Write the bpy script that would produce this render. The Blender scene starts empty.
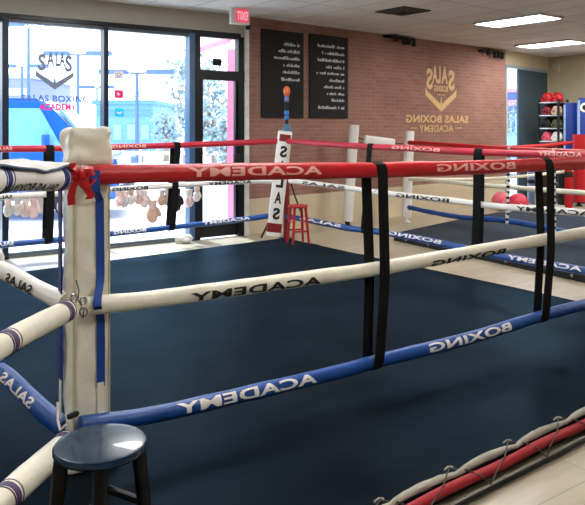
import bpy, bmesh, math, random
from mathutils import Vector as V, Matrix, noise
random.seed(7)
PI = math.pi
F = 700.0; CX = 292.5; HY = 128.0; CAMZ = 1.59
D = bpy.data; COL = bpy.context.scene.collection
sc = bpy.context.scene

# ---------------------------------------------------------------- camera / view
cam = D.objects.new('camera', D.cameras.new('camera')); COL.objects.link(cam)
cam.location = (0, 0, CAMZ); cam.rotation_euler = (PI/2, 0, 0)
cam.data.sensor_width = 36; cam.data.lens = F/585*36
cam.data.shift_y = -(252.5-HY)/585
cam.data.clip_end = 400; cam.data.clip_start = .05
sc.camera = cam
sc.view_settings.view_transform = 'Standard'; sc.view_settings.look = 'None'
sc.view_settings.gamma = 1; sc.view_settings.use_curve_mapping = False
sc.view_settings.exposure = 0.0

def P(px, py, y):            # a point of the place at depth y
    return V(((px-CX)/F*y, y, CAMZ-(py-HY)/F*y))
def ray_line(px, A, B):      # plan point where sight direction px meets the line A-B
    k = (px-CX)/F; dx = B[0]-A[0]; dy = B[1]-A[1]
    t = (k*A[1]-A[0])/(dx-k*dy)
    return V((A[0]+dx*t, A[1]+dy*t, 0))
def on_line(px, py, A, B):
    q = ray_line(px, A, B); q.z = CAMZ-(py-HY)/F*q.y; return q
def proj_x(p): return CX+F*p.x/p.y

# ---------------------------------------------------------------- materials
def lin(c):
    return tuple(((x/255)/12.92 if x/255 <= .04045 else ((x/255+.055)/1.055)**2.4) for x in c)
MATS = {}
def mat(name, rgb, rough=.5, metal=0, var=.12, scale=8, bump=.0, bscale=40, spec=.5, coat=0, sheen=0):
    if name in MATS: return MATS[name]
    m = D.materials.new(name); m.use_nodes = True; nt = m.node_tree; b = nt.nodes['Principled BSDF']
    c = lin(rgb) if max(rgb) > 1.001 else rgb
    n = nt.nodes.new('ShaderNodeTexNoise'); n.inputs['Scale'].default_value = scale; n.inputs['Detail'].default_value = 5
    tc = nt.nodes.new('ShaderNodeTexCoord'); nt.links.new(tc.outputs['Object'], n.inputs['Vector'])
    r = nt.nodes.new('ShaderNodeValToRGB')
    r.color_ramp.elements[0].position = .3; r.color_ramp.elements[1].position = .7
    r.color_ramp.elements[0].color = (*[x*(1-var) for x in c], 1); r.color_ramp.elements[1].color = (*[min(1, x*(1+var)) for x in c], 1)
    nt.links.new(n.outputs['Fac'], r.inputs['Fac']); nt.links.new(r.outputs['Color'], b.inputs['Base Color'])
    b.inputs['Roughness'].default_value = rough; b.inputs['Metallic'].default_value = metal
    b.inputs['Specular IOR Level'].default_value = spec
    b.inputs['Coat Weight'].default_value = coat
    b.inputs['Sheen Weight'].default_value = sheen
    if bump:
        n2 = nt.nodes.new('ShaderNodeTexNoise'); n2.inputs['Scale'].default_value = bscale; n2.inputs['Detail'].default_value = 6
        nt.links.new(tc.outputs['Object'], n2.inputs['Vector'])
        bp = nt.nodes.new('ShaderNodeBump'); bp.inputs['Strength'].default_value = bump; bp.inputs['Distance'].default_value = .01
        nt.links.new(n2.outputs['Fac'], bp.inputs['Height']); nt.links.new(bp.outputs['Normal'], b.inputs['Normal'])
    MATS[name] = m; return m
def emis(name, rgb, s):
    m = D.materials.new(name); m.use_nodes = True; b = m.node_tree.nodes['Principled BSDF']
    c = (*lin(rgb), 1)
    b.inputs['Base Color'].default_value = c; b.inputs['Emission Color'].default_value = c; b.inputs['Emission Strength'].default_value = s
    MATS[name] = m; return m

M_red = mat('red_vinyl', (184, 14, 24), .42, var=.10, scale=6, bump=.45, bscale=22)
M_redS = mat('red_vinyl_faded', (184, 28, 52), .45, var=.12, scale=5, bump=.4, bscale=22)
M_cream = mat('cream_vinyl', (228, 224, 204), .42, var=.07, scale=9, bump=.7, bscale=14)
M_white = mat('white_vinyl', (232, 230, 224), .4, var=.05, scale=9, bump=.3, bscale=20)
M_blue = mat('blue_vinyl', (16, 70, 142), .4, var=.14, scale=9, bump=.3, bscale=24)
M_strapb = mat('blue_webbing', (12, 62, 142), .7, var=.1, scale=30)
M_navy = mat('navy_webbing', (14, 28, 110), .7, var=.1, scale=30)
M_purple = mat('purple_print', (70, 52, 92), .5)
M_black = mat('black_webbing', (12, 12, 14), .8, var=.2, scale=30, bump=.3, bscale=90, spec=.2)
M_ink = mat('black_ink', (16, 16, 18), .5)
M_wink = mat('white_ink', (232, 228, 222), .5, var=.04)
M_pink = mat('pale_red_ink', (240, 175, 165), .5, var=.1)
M_steel = mat('steel', (150, 150, 150), .3, metal=1)
M_dsteel = mat('dark_steel', (36, 38, 42), .4, metal=.7)
M_frame = mat('dark_aluminium', (22, 34, 52), .35, metal=.2, var=.1)
M_dframe = mat('black_aluminium', (9, 13, 20), .35, metal=.2, var=.1)
M_bluealu = mat('blue_grey_aluminium', (66, 98, 132), .35, metal=.1, var=.1)
M_rail = mat('grey_aluminium', (92, 100, 106), .4, metal=.2)
M_header = mat('header_plaster', (190, 184, 170), .8, var=.05, scale=3)
M_beige = mat('beige_paint', (206, 192, 162), .75, var=.05, scale=2)
M_plain = mat('wall_paint', (196, 186, 168), .8, var=.04, scale=2)
M_gold = mat('gold_paint', (222, 186, 128), .55, var=.1, scale=12)
M_poster = mat('black_poster', (11, 14, 14), .8, var=.15)
M_ptext = mat('poster_text', (205, 210, 212), .6, var=.1)
M_redwood = mat('red_lacquer', (168, 18, 30), .4, var=.15)
M_dred = mat('dark_red_paint', (120, 14, 24), .45)
M_stool = mat('navy_lacquer', (4, 40, 66), .25, var=.25, scale=5, spec=.35, coat=.25, bump=.15, bscale=10)
M_stoolleg = mat('dark_navy_lacquer', (4, 8, 15), .4, var=.2, spec=.2)
M_pvc = mat('grey_door_paint', (62, 84, 100), .55, var=.05)
M_bluepad = mat('blue_mat_vinyl', (14, 52, 140), .45, var=.1)
M_hair = mat('cord', (156, 152, 138), .7, var=.15)
M_decal = mat('grey_decal', (104, 106, 112), .6, var=.1)
M_dblue = mat('blue_decal', (70, 96, 150), .6, var=.1)
M_dred2 = mat('crimson_decal', (206, 30, 84), .6, var=.1)
M_dcyan = mat('cyan_decal', (20, 160, 215), .6, var=.1)
def decal_translucent(m):
    nt = m.node_tree; b = nt.nodes['Principled BSDF']; o = nt.nodes['Material Output']
    t = nt.nodes.new('ShaderNodeBsdfTranslucent'); mx = nt.nodes.new('ShaderNodeMixShader'); mx.inputs['Fac'].default_value = .35
    src = b.inputs['Base Color'].links[0].from_socket; nt.links.new(src, t.inputs['Color'])
    nt.links.new(b.outputs['BSDF'], mx.inputs[1]); nt.links.new(t.outputs['BSDF'], mx.inputs[2]); nt.links.new(mx.outputs['Shader'], o.inputs['Surface'])
M_dfaint = mat('faint_decal', (150, 158, 172), .6)
M_dpale = mat('pale_decal', (225, 205, 205), .6)
for m_ in (M_decal, M_dblue, M_dred2, M_dcyan, M_dfaint, M_dpale): decal_translucent(m_)
M_rubber = mat('black_rubber', (14, 14, 15), .7)

def brick_mat():
    m = D.materials.new('brick'); m.use_nodes = True; nt = m.node_tree; b = nt.nodes['Principled BSDF']
    uv = nt.nodes.new('ShaderNodeUVMap')
    br = nt.nodes.new('ShaderNodeTexBrick'); br.inputs['Scale'].default_value = 1
    br.inputs['Brick Width'].default_value = .21; br.inputs['Row Height'].default_value = .066
    br.inputs['Mortar Size'].default_value = .005; br.inputs['Mortar Smooth'].default_value = .3
    br.inputs['Color1'].default_value = (*lin((160, 118, 104)), 1); br.inputs['Color2'].default_value = (*lin((146, 104, 91)), 1)
    br.inputs['Mortar'].default_value = (*lin((170, 132, 118)), 1)
    nt.links.new(uv.outputs['UV'], br.inputs['Vector'])
    n = nt.nodes.new('ShaderNodeTexNoise'); n.inputs['Scale'].default_value = 1.2; n.inputs['Detail'].default_value = 6
    nt.links.new(uv.outputs['UV'], n.inputs['Vector'])
    mx = nt.nodes.new('ShaderNodeMix'); mx.data_type = 'RGBA'; mx.blend_type = 'MULTIPLY'; mx.inputs['Factor'].default_value = .5
    r = nt.nodes.new('ShaderNodeValToRGB'); r.color_ramp.elements[0].position = .35; r.color_ramp.elements[1].position = .65
    r.color_ramp.elements[0].color = (.62, .6, .6, 1); r.color_ramp.elements[1].color = (1, 1, 1, 1)
    nt.links.new(n.outputs['Fac'], r.inputs['Fac'])
    nt.links.new(br.outputs['Color'], mx.inputs['A']); nt.links.new(r.outputs['Color'], mx.inputs['B'])
    nt.links.new(mx.outputs['Result'], b.inputs['Base Color'])
    bp = nt.nodes.new('ShaderNodeBump'); bp.invert = True; bp.inputs['Strength'].default_value = .4; bp.inputs['Distance'].default_value = .01
    nt.links.new(br.outputs['Fac'], bp.inputs['Height']); nt.links.new(bp.outputs['Normal'], b.inputs['Normal'])
    b.inputs['Roughness'].default_value = .75
    return m
def grid_mat(name, c1, c2, line, w, h, lsize, rough, rot, offset=.5, spec=.5, bump=0, nvar=.8, nscale=(1, 1, 1)):
    m = D.materials.new(name); m.use_nodes = True; nt = m.node_tree; b = nt.nodes['Principled BSDF']
    tc = nt.nodes.new('ShaderNodeTexCoord'); mp = nt.nodes.new('ShaderNodeMapping'); mp.inputs['Rotation'].default_value = (0, 0, rot)
    nt.links.new(tc.outputs['Object'], mp.inputs['Vector'])
    br = nt.nodes.new('ShaderNodeTexBrick'); br.offset = offset; br.inputs['Scale'].default_value = 1
    br.inputs['Brick Width'].default_value = w; br.inputs['Row Height'].default_value = h
    br.inputs['Mortar Size'].default_value = lsize; br.inputs['Color1'].default_value = (*lin(c1), 1)
    br.inputs['Color2'].default_value = (*lin(c2), 1); br.inputs['Mortar'].default_value = (*lin(line), 1)
    nt.links.new(mp.outputs['Vector'], br.inputs['Vector'])
    m2 = nt.nodes.new('ShaderNodeMapping'); m2.inputs['Scale'].default_value = nscale
    nt.links.new(mp.outputs['Vector'], m2.inputs['Vector'])
    n = nt.nodes.new('ShaderNodeTexNoise'); n.inputs['Scale'].default_value = 3; n.inputs['Detail'].default_value = 8
    nt.links.new(m2.outputs['Vector'], n.inputs['Vector'])
    r = nt.nodes.new('ShaderNodeValToRGB'); r.color_ramp.elements[0].position = .3; r.color_ramp.elements[1].position = .7
    r.color_ramp.elements[0].color = (nvar, nvar, nvar, 1); r.color_ramp.elements[1].color = (1, 1, 1, 1)
    nt.links.new(n.outputs['Fac'], r.inputs['Fac'])
    mx = nt.nodes.new('ShaderNodeMix'); mx.data_type = 'RGBA'; mx.blend_type = 'MULTIPLY'; mx.inputs['Factor'].default_value = 1
    nt.links.new(br.outputs['Color'], mx.inputs['A']); nt.links.new(r.outputs['Color'], mx.inputs['B'])
    nt.links.new(mx.outputs['Result'], b.inputs['Base Color'])
    b.inputs['Roughness'].default_value = rough; b.inputs['Specular IOR Level'].default_value = spec
    return m
def canvas_mat(name, dark, light, rough, spec):
    m = D.materials.new(name); m.use_nodes = True; nt = m.node_tree; b = nt.nodes['Principled BSDF']
    tc = nt.nodes.new('ShaderNodeTexCoord')
    n = nt.nodes.new('ShaderNodeTexNoise'); n.inputs['Scale'].default_value = 1.6; n.inputs['Detail'].default_value = 9; n.inputs['Roughness'].default_value = .65
    nt.links.new(tc.outputs['Object'], n.inputs['Vector'])
    r = nt.nodes.new('ShaderNodeValToRGB'); r.color_ramp.elements[0].position = .3; r.color_ramp.elements[1].position = .72
    r.color_ramp.elements[0].color = (*lin(dark), 1); r.color_ramp.elements[1].color = (*lin(light), 1)
    nt.links.new(n.outputs['Fac'], r.inputs['Fac']); nt.links.new(r.outputs['Color'], b.inputs['Base Color'])
    n2 = nt.nodes.new('ShaderNodeTexNoise'); n2.inputs['Scale'].default_value = 60; n2.inputs['Detail'].default_value = 4
    nt.links.new(tc.outputs['Object'], n2.inputs['Vector'])
    bp = nt.nodes.new('ShaderNodeBump'); bp.inputs['Strength'].default_value = .25; bp.inputs['Distance'].default_value = .004
    nt.links.new(n2.outputs['Fac'], bp.inputs['Height']); nt.links.new(bp.outputs['Normal'], b.inputs['Normal'])
    b.inputs['Roughness'].default_value = .9; b.inputs['Specular IOR Level'].default_value = 0
    gl = nt.nodes.new('ShaderNodeBsdfGlossy'); gl.inputs['Color'].default_value = (.35, .7, 1, 1); gl.inputs['Roughness'].default_value = rough
    df = nt.nodes.new('ShaderNodeBsdfDiffuse'); mx = nt.nodes.new('ShaderNodeMixShader')
    fr = nt.nodes.new('ShaderNodeFresnel'); fr.inputs['IOR'].default_value = 1.2; mu = nt.nodes.new('ShaderNodeMath'); mu.operation = 'MULTIPLY'; mu.inputs[1].default_value = spec
    nt.links.new(fr.outputs['Fac'], mu.inputs[0]); nt.links.new(mu.outputs['Value'], mx.inputs['Fac'])
    nt.links.new(r.outputs['Color'], df.inputs['Color']); nt.links.new(bp.outputs['Normal'], df.inputs['Normal']); nt.links.new(bp.outputs['Normal'], gl.inputs['Normal'])
    nt.links.new(df.outputs['BSDF'], mx.inputs[1]); nt.links.new(gl.outputs['BSDF'], mx.inputs[2])
    nt.links.new(mx.outputs['Shader'], nt.nodes['Material Output'].inputs['Surface'])
    return m
M_brick = brick_mat()
M_floor = grid_mat('floor_planks', (184, 174, 152), (172, 160, 138), (142, 130, 112), 1.2, .18, .003, .3, -.62, nvar=.82, nscale=(1, 6, 1))
M_ceil = grid_mat('ceiling_tiles', (222, 219, 215), (214, 211, 207), (170, 166, 162), 1.2, .6, .012, .9, .91, offset=0, nvar=.9)
M_canvas = canvas_mat('navy_canvas', (13, 17, 22), (27, 32, 39), .36, .20)
M_canvasB = canvas_mat('charcoal_canvas', (48, 48, 52), (64, 62, 64), .5, .12)
M_ground = mat('pale_paving', (225, 228, 232), .8, var=.04, scale=.6)
def glass_mat():
    m = D.materials.new('window_glass'); m.use_nodes = True; nt = m.node_tree
    for n in list(nt.nodes): nt.nodes.remove(n)
    o = nt.nodes.new('ShaderNodeOutputMaterial'); t = nt.nodes.new('ShaderNodeBsdfTransparent'); g = nt.nodes.new('ShaderNodeBsdfGlossy')
    t.inputs['Color'].default_value = (.93, .97, 1, 1); g.inputs['Roughness'].default_value = .02
    lw = nt.nodes.new('ShaderNodeLayerWeight'); lw.inputs['Blend'].default_value = .5
    pw = nt.nodes.new('ShaderNodeMath'); pw.operation = 'POWER'; pw.inputs[1].default_value = 5; nt.links.new(lw.outputs['Facing'], pw.inputs[0])
    ma = nt.nodes.new('ShaderNodeMath'); ma.operation = 'MULTIPLY_ADD'; ma.inputs[1].default_value = .8; ma.inputs[2].default_value = .02; nt.links.new(pw.outputs['Value'], ma.inputs[0])
    mx = nt.nodes.new('ShaderNodeMixShader'); nt.links.new(ma.outputs['Value'], mx.inputs['Fac'])
    nt.links.new(t.outputs['BSDF'], mx.inputs[1]); nt.links.new(g.outputs['BSDF'], mx.inputs[2]); nt.links.new(mx.outputs['Shader'], o.inputs['Surface'])
    return m
M_glass = glass_mat()

# ---------------------------------------------------------------- object helpers
def props(o, label=None, cat=None, group=None, kind=None):
    if label: o['label'] = label
    if cat: o['category'] = cat
    if group: o['group'] = group
    if kind: o['kind'] = kind
    return o
def empty(name, loc, label=None, cat=None, group=None, rz=0, kind=None):
    o = D.objects.new(name, None); COL.objects.link(o); o.location = loc; o.rotation_euler.z = rz
    return props(o, label, cat, group, kind)
def link(name, bm, m, parent=None, world=True, smooth=True, label=None, cat=None, group=None, kind=None):
    """link bm as one mesh object; vertices are in world space unless world=False (then parent space)"""
    bmesh.ops.recalc_face_normals(bm, faces=bm.faces)
    org = V((0, 0, 0))
    if parent is not None:
        if world: org = parent_origin(parent)
    elif bm.verts and kind != 'structure':
        xs = [v.co.x for v in bm.verts]; ys = [v.co.y for v in bm.verts]; zs = [v.co.z for v in bm.verts]
        org = V(((min(xs)+max(xs))/2, (min(ys)+max(ys))/2, min(zs)))
    if org.length: bmesh.ops.translate(bm, vec=-org, verts=bm.verts)
    me = D.meshes.new(name); bm.to_mesh(me); bm.free()
    for mm in (m if isinstance(m, (list, tuple)) else [m]): me.materials.append(mm)
    if smooth:
        me.polygons.foreach_set('use_smooth', [True]*len(me.polygons))
        try: me.set_sharp_from_angle(angle=math.radians(38))
        except Exception: pass
    o = D.objects.new(name, me); COL.objects.link(o)
    if parent is not None: o.parent = parent
    else: o.location = org
    return props(o, label, cat, group, kind)
def parent_origin(p):
    loc = V(p.location); q = p.parent
    while q is not None: loc = loc+V(q.location); q = q.parent
    return loc
def children(o): return [c for c in D.objects if c.parent == o]
def copy_tree(o, parent=None):
    c = o.copy(); COL.objects.link(c); c.parent = parent
    for ch in children(o):
        if ch is not c: copy_tree(ch, c)
    return c
def BM(): return bmesh.new()
def box(bm, c, s, rz=0, bev=0, M=None, seg=2):
    r = bmesh.ops.create_cube(bm, size=1)
    vs = r['verts']
    bmesh.ops.scale(bm, vec=s, verts=vs)
    if bev:
        es = list({e for v in vs for e in v.link_edges})
        rr = bmesh.ops.bevel(bm, geom=es, offset=bev, segments=seg, affect='EDGES', profile=.5)
        vs = list({v for f in rr['faces'] for v in f.verts} | {v for v in vs if v.is_valid})
    m = Matrix.Translation(c) @ Matrix.Rotation(rz, 4, 'Z')
    if M is not None: m = Matrix.Translation(c) @ M
    bmesh.ops.transform(bm, matrix=m, verts=vs)
    return vs
def boxz(bm, x0, y0, z0, x1, y1, z1, bev=0):
    return box(bm, ((x0+x1)/2, (y0+y1)/2, (z0+z1)/2), (abs(x1-x0), abs(y1-y0), abs(z1-z0)), bev=bev)
def frame_of(T):
    up = V((0, 0, 1)) if abs(T.z) < .95 else V((1, 0, 0))
    N = T.cross(up).normalized(); U = N.cross(T).normalized()
    return N, U
def tube(bm, pts, r, n=12, caps=True, rf=None, closed=False):
    pts = [V(p) for p in pts]; rings = []; L = len(pts)
    for i, p in enumerate(pts):
        if closed: T = (pts[(i+1) % L]-pts[i-1]).normalized()
        else: T = (pts[min(i+1, L-1)]-pts[max(i-1, 0)]).normalized()
        N, U = frame_of(T); ring = []
        for k in range(n):
            a = 2*PI*k/n; rr = r(i) if callable(r) else r
            if rf: rr *= rf(i, a)
            ring.append(bm.verts.new(p+rr*(math.cos(a)*N+math.sin(a)*U)))
        rings.append(ring)
    for i in range(L-(0 if closed else 1)):
        A = rings[i]; B = rings[(i+1) % L]
        for k in range(n): bm.faces.new((A[k], A[(k+1) % n], B[(k+1) % n], B[k]))
    if caps and not closed:
        bm.faces.new(rings[0]); bm.faces.new(rings[-1])
def ribbon(bm, pts, W, th, closed=False):
    """band along pts; W = width vector (half), th = thickness"""
    pts = [V(p) for p in pts]; L = len(pts); rings = []
    for i, p in enumerate(pts):
        if closed: T = (pts[(i+1) % L]-pts[i-1]).normalized()
        else: T = (pts[min(i+1, L-1)]-pts[max(i-1, 0)]).normalized()
        w = V(W(i) if callable(W) else W); n = T.cross(w)
        n = n.normalized()*th/2 if n.length > 1e-6 else V((0, 0, th/2))
        rings.append([bm.verts.new(p+w+n), bm.verts.new(p-w+n), bm.verts.new(p-w-n), bm.verts.new(p+w-n)])
    for i in range(L-(0 if closed else 1)):
        A = rings[i]; B = rings[(i+1) % L]
        for k in range(4): bm.faces.new((A[k], A[(k+1) % 4], B[(k+1) % 4], B[k]))
    if not closed: bm.faces.new(rings[0]); bm.faces.new(rings[-1])
def lathe(bm, prof, c, n=20, sx=1, sy=1, M=None):
    vs = []
    rings = []
    for r, z in prof:
        if r < 1e-5: v = bm.verts.new((0, 0, z)); rings.append([v]); vs.append(v)
        else:
            ring = [bm.verts.new((r*sx*math.cos(2*PI*k/n), r*sy*math.sin(2*PI*k/n), z)) for k in range(n)]
            rings.append(ring); vs += ring
    for A, B in zip(rings, rings[1:]):
        if len(A) == 1 and len(B) == 1: continue
        for k in range(n):
            if len(A) == 1: bm.faces.new((A[0], B[k], B[(k+1) % n]))
            elif len(B) == 1: bm.faces.new((A[k], A[(k+1) % n], B[0]))
            else: bm.faces.new((A[k], A[(k+1) % n], B[(k+1) % n], B[k]))
    if len(rings[0]) > 1: bm.faces.new(rings[0])
    if len(rings[-1]) > 1: bm.faces.new(rings[-1])
    m = Matrix.Translation(c) @ (M if M is not None else Matrix.Identity(4))
    bmesh.ops.transform(bm, matrix=m, verts=vs); return vs
def blob(bm, c, s, M=None, seg=14, amp=0, fr=6):
    r = bmesh.ops.create_uvsphere(bm, u_segments=seg, v_segments=max(6, seg*2//3), radius=1); vs = r['verts']
    if amp:
        for v in vs: v.co *= 1+amp*noise.noise(v.co*fr*.3+V(c)*3)
    bmesh.ops.scale(bm, vec=s, verts=vs)
    bmesh.ops.transform(bm, matrix=Matrix.Translation(c) @ (M if M is not None else Matrix.Identity(4)), verts=vs); return vs
def prism(bm, poly, th):      # polygon in world pts extruded by vector th
    a = [bm.verts.new(V(p)) for p in poly]; b = [bm.verts.new(V(p)+V(th)) for p in poly]; n = len(a)
    bm.faces.new(a); bm.faces.new(b)
    for i in range(n): bm.faces.new((a[i], a[(i+1) % n], b[(i+1) % n], b[i]))

# text ------------------------------------------------------------
_tc = {}
def text_bm(s, bold=.02):
    key = (s, bold)
    if key not in _tc:
        cu = D.curves.new('lettering_curve', 'FONT'); cu.body = s; cu.size = 1; cu.offset = bold; cu.resolution_u = 3; cu.space_character = 1.05
        o = D.objects.new('lettering_curve', cu); COL.objects.link(o)
        dg = bpy.context.evaluated_depsgraph_get(); me = D.meshes.new_from_object(o.evaluated_get(dg))
        D.objects.remove(o); D.curves.remove(cu); _tc[key] = me
    bm = BM(); bm.from_mesh(_tc[key])
    bmesh.ops.remove_doubles(bm, verts=bm.verts, dist=1e-4)
    xs = [v.co.x for v in bm.verts]; ys = [v.co.y for v in bm.verts]
    x0, x1, y0, y1 = min(xs), max(xs), min(ys), max(ys)
    for v in bm.verts: v.co = V(((v.co.x-x0)/(x1-x0), (v.co.y-y0)/(y1-y0), 0))
    return bm
def flat_text(bm_out, s, fn, bold=.02):
    """fn(u,v)->world point; u,v in 0..1"""
    b = text_bm(s, bold); m = {}
    for v in b.verts: m[v] = bm_out.verts.new(fn(v.co.x, v.co.y))
    for f in b.faces:
        try: bm_out.faces.new([m[v] for v in f.verts])
        except Exception: pass
    b.free()

class Rope:
    def __init__(s, pts, r, wob=.004, seed=0):
        s.r = r; s.wob = wob; s.seed = seed
        # smooth resample (Catmull-Rom)
        P0 = [V(p) for p in pts]; out = []
        Q = [P0[0]*2-P0[1]]+P0+[P0[-1]*2-P0[-2]]
        for i in range(1, len(Q)-2):
            a, b, c, d = Q[i-1], Q[i], Q[i+1], Q[i+2]; k = max(4, int((c-b).length/.04))
            for j in range(k):
                t = j/k
                out.append(.5*((2*b)+(-a+c)*t+(2*a-5*b+4*c-d)*t*t+(-a+3*b-3*c+d)*t**3))
        out.append(P0[-1]); s.p = out
        s.s = [0]
        for a, b in zip(out, out[1:]): s.s.append(s.s[-1]+(b-a).length)
    def at(s, d):
        d = max(0, min(s.s[-1], d))
        lo, hi = 0, len(s.s)-1
        while hi-lo > 1:
            m = (lo+hi)//2
            if s.s[m] <= d: lo = m
            else: hi = m
        t = (d-s.s[lo])/max(1e-9, s.s[hi]-s.s[lo]); C = s.p[lo].lerp(s.p[hi], t); T = (s.p[hi]-s.p[lo]).normalized()
        N = V((-T.y, T.x, 0)).normalized()
        if N.dot(V((0, 0, 0))-V((C.x, C.y, 0))) < 0: N = -N
        U = T.cross(N); U = U if U.z > 0 else -U
        return C, T, N, U
    def surf(s, d, phi, extra=0):
        C, T, N, U = s.at(d); return C+(s.r+extra)*(math.cos(phi)*N+math.sin(phi)*U)
    def find(s, px, phi=None):
        best = min(range(len(s.p)), key=lambda i: abs(proj_x(s.p[i])-px) if s.p[i].y > .3 else 1e9)
        # refine
        i = best; res = s.s[i]; bd = 1e9
        for k in range(-20, 21):
            d = s.s[i]+k*.003*(1 if phi is None else 3); C = s.at(d)[0] if phi is None else s.surf(d, phi)
            if C.y > .3 and abs(proj_x(C)-px) < bd: bd = abs(proj_x(C)-px); res = d
        return res
    def mesh(s, bm, n=16):
        rad = [s.r*(1+s.wob/s.r*noise.noise(V((q*5, s.seed, 0)))) for q in s.s]
        L = len(s.p); sd = s.seed
        tube(bm, s.p, lambda i: rad[i], n=n, rf=lambda i, a: 1+.035*noise.noise(V((s.s[i]*9, math.cos(a)*1.5+sd, math.sin(a)*1.5))))
    def text(s, bm, string, px0, px1, phi0, phi1, mirror=True, bold=.03):
        d0, d1 = s.find(px0, (phi0+phi1)/2), s.find(px1, (phi0+phi1)/2); b = text_bm(string, bold)
        g = lambda: list(b.verts)+list(b.edges)+list(b.faces)
        for k in range(1, 7): bmesh.ops.bisect_plane(b, geom=g(), plane_co=(0, k/7, 0), plane_no=(0, 1, 0))
        for k in range(1, 16): bmesh.ops.bisect_plane(b, geom=g(), plane_co=(k/16, 0, 0), plane_no=(1, 0, 0))
        bmesh.ops.triangulate(b, faces=b.faces)
        m = {}
        for v in b.verts:
            u = 1-v.co.x if mirror else v.co.x
            m[v] = bm.verts.new(s.surf(d0+(d1-d0)*u, phi0+(phi1-phi0)*v.co.y, .004))
        for f in b.faces:
            try: bm.faces.new([m[v] for v in f.verts])
            except Exception: pass
        b.free()

def make_rope(pts, r, m, label, group, texts=(), inkm=None, ring=None, wob=.004, ends=True):
    rp = Rope(pts, r, wob, seed=random.random()*50)
    c = rp.p[0]
    e = empty('ring_rope', (c.x, c.y, c.z), label, 'rope', group)
    bm = BM(); rp.mesh(bm); link('rope_cover', bm, m, e)
    for (t, a, b, p0, p1) in texts:
        bm = BM(); rp.text(bm, t, a, b, math.radians(p0), math.radians(p1)); link('lettering', bm, inkm, e, smooth=False)
    return rp, e

# ---------------------------------------------------------------- plan
P1 = (-.9, 3.05); S = (-.13, 9.9); R = (3.1, 5.66); L = (-5.3, 6.3)
RING_Z = .08
W0 = V((-.69, 10.4, 0))                      # where windows meet brick
WL = V((-8.2, 5.22, 0))                      # far left end of the window wall
B1 = V((4.60, 14.97, 0))                     # right end of the brick wall
K = V((6.05, 16.55, 0))                      # far corner of the room
K2 = V((12.4, 6.5, 0))                       # right wall end
CEIL = 3.25
class Wall:
    def __init__(s, A, B):
        s.A = V(A); s.B = V(B); s.d = (s.B-s.A).normalized(); s.len = (s.B-s.A).length
        n = V((-s.d.y, s.d.x, 0)); s.n = n if n.dot(-s.A) > 0 else -n      # towards the room
    def pt(s, u, z, off=0): return s.A+s.d*u+s.n*off+V((0, 0, z))
    def u(s, px): return (ray_line(px, s.A, s.B)-s.A).dot(s.d)
    def uz(s, px, py):
        q = on_line(px, py, s.A, s.B); return (V((q.x, q.y, 0))-s.A).dot(s.d), q.z
    def box(s, bm, u0, u1, z0, z1, o0, o1, bev=0):
        c = s.pt((u0+u1)/2, (z0+z1)/2, (o0+o1)/2)
        ang = math.atan2(s.d.y, s.d.x)
        return box(bm, c, (abs(u1-u0), abs(o1-o0), abs(z1-z0)), rz=ang, bev=bev)
    def boxr(s, bm, px0, px1, z0, z1, o0, o1, bev=0): s.box(bm, s.u(px0), s.u(px1), z0, z1, o0, o1, bev)
WW = Wall(W0, WL); BW = Wall(W0, B1); CWl = Wall(B1, K); RW = Wall(K, K2)

# ---------------------------------------------------------------- room shell
def struct(name, bm, m, smooth=False): return link(name, bm, m, kind='structure', smooth=smooth)
bk1 = V((12.4, -3.2, 0)); bk2 = V((-8.2, -3.2, 0))
outline = [W0, WL, bk2, bk1, K2, K, B1]
bm = BM(); prism(bm, [(p.x, p.y, 0) for p in outline], (0, 0, -.1)); struct('floor', bm, M_floor)
bm = BM(); prism(bm, [(p.x, p.y, CEIL) for p in outline], (0, 0, .1)); struct('ceiling', bm, M_ceil)
# window wall header + left solid portion
ZF = 2.93                                     # top of the window frames
u_door0 = WW.u(240); u_left = WW.u(-330)
bm = BM(); WW.box(bm, 0, WW.len, ZF, CEIL, -.2, 0)
WW.box(bm, u_left, WW.len, 0, ZF, -.2, 0)
WW.box(bm, 0, WW.u(243), 0, ZF, -.2, 0.02)
struct('wall_front', bm, M_header)
# brick wall with uv
bm = BM(); BW.box(bm, 0, BW.len, .53, CEIL, -.2, 0)
uvl = bm.loops.layers.uv.new('UVMap')
for f in bm.faces:
    for lp in f.loops:
        q = lp.vert.co-BW.A; lp[uvl].uv = (q.dot(BW.d)+q.dot(BW.n), q.z)
struct('wall_brick', bm, M_brick)
bm = BM(); BW.box(bm, 0, BW.len, 0, .53, -.2, .005); struct('wall_brick_base', bm, M_beige)
# end wall with door opening
cu0 = CWl.u(505.5); cu1 = CWl.u(518); cu2 = CWl.u(547)
zt = CWl.uz(512, 67)[1]
bm = BM(); CWl.box(bm, 0, cu0, 0, CEIL, -.04, 0); CWl.box(bm, cu0, cu2, zt, CEIL, -.15, 0); CWl.box(bm, cu2, CWl.len+.1, 0, CEIL, -.15, 0)
struct('wall_end', bm, M_beige)
bm = BM(); RW.box(bm, 0, RW.len, 0, CEIL, -.15, 0); struct('wall_right', bm, M_beige)
for nm, a, b in (('wall_rear', bk2, bk1), ('wall_left', WL, bk2), ('wall_side', bk1, K2)):
    w = Wall(a, b); bm = BM(); w.box(bm, 0, w.len, 0, CEIL, -.15, 0); struct(nm, bm, M_plain)
# white corner trim between the door and the brick
bm = BM(); WW.box(bm, -.02, WW.u(243.2), 0, CEIL-.05, .02, .06); struct('trim_1', bm, mat('white_trim', (214, 212, 204), .6))

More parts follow.
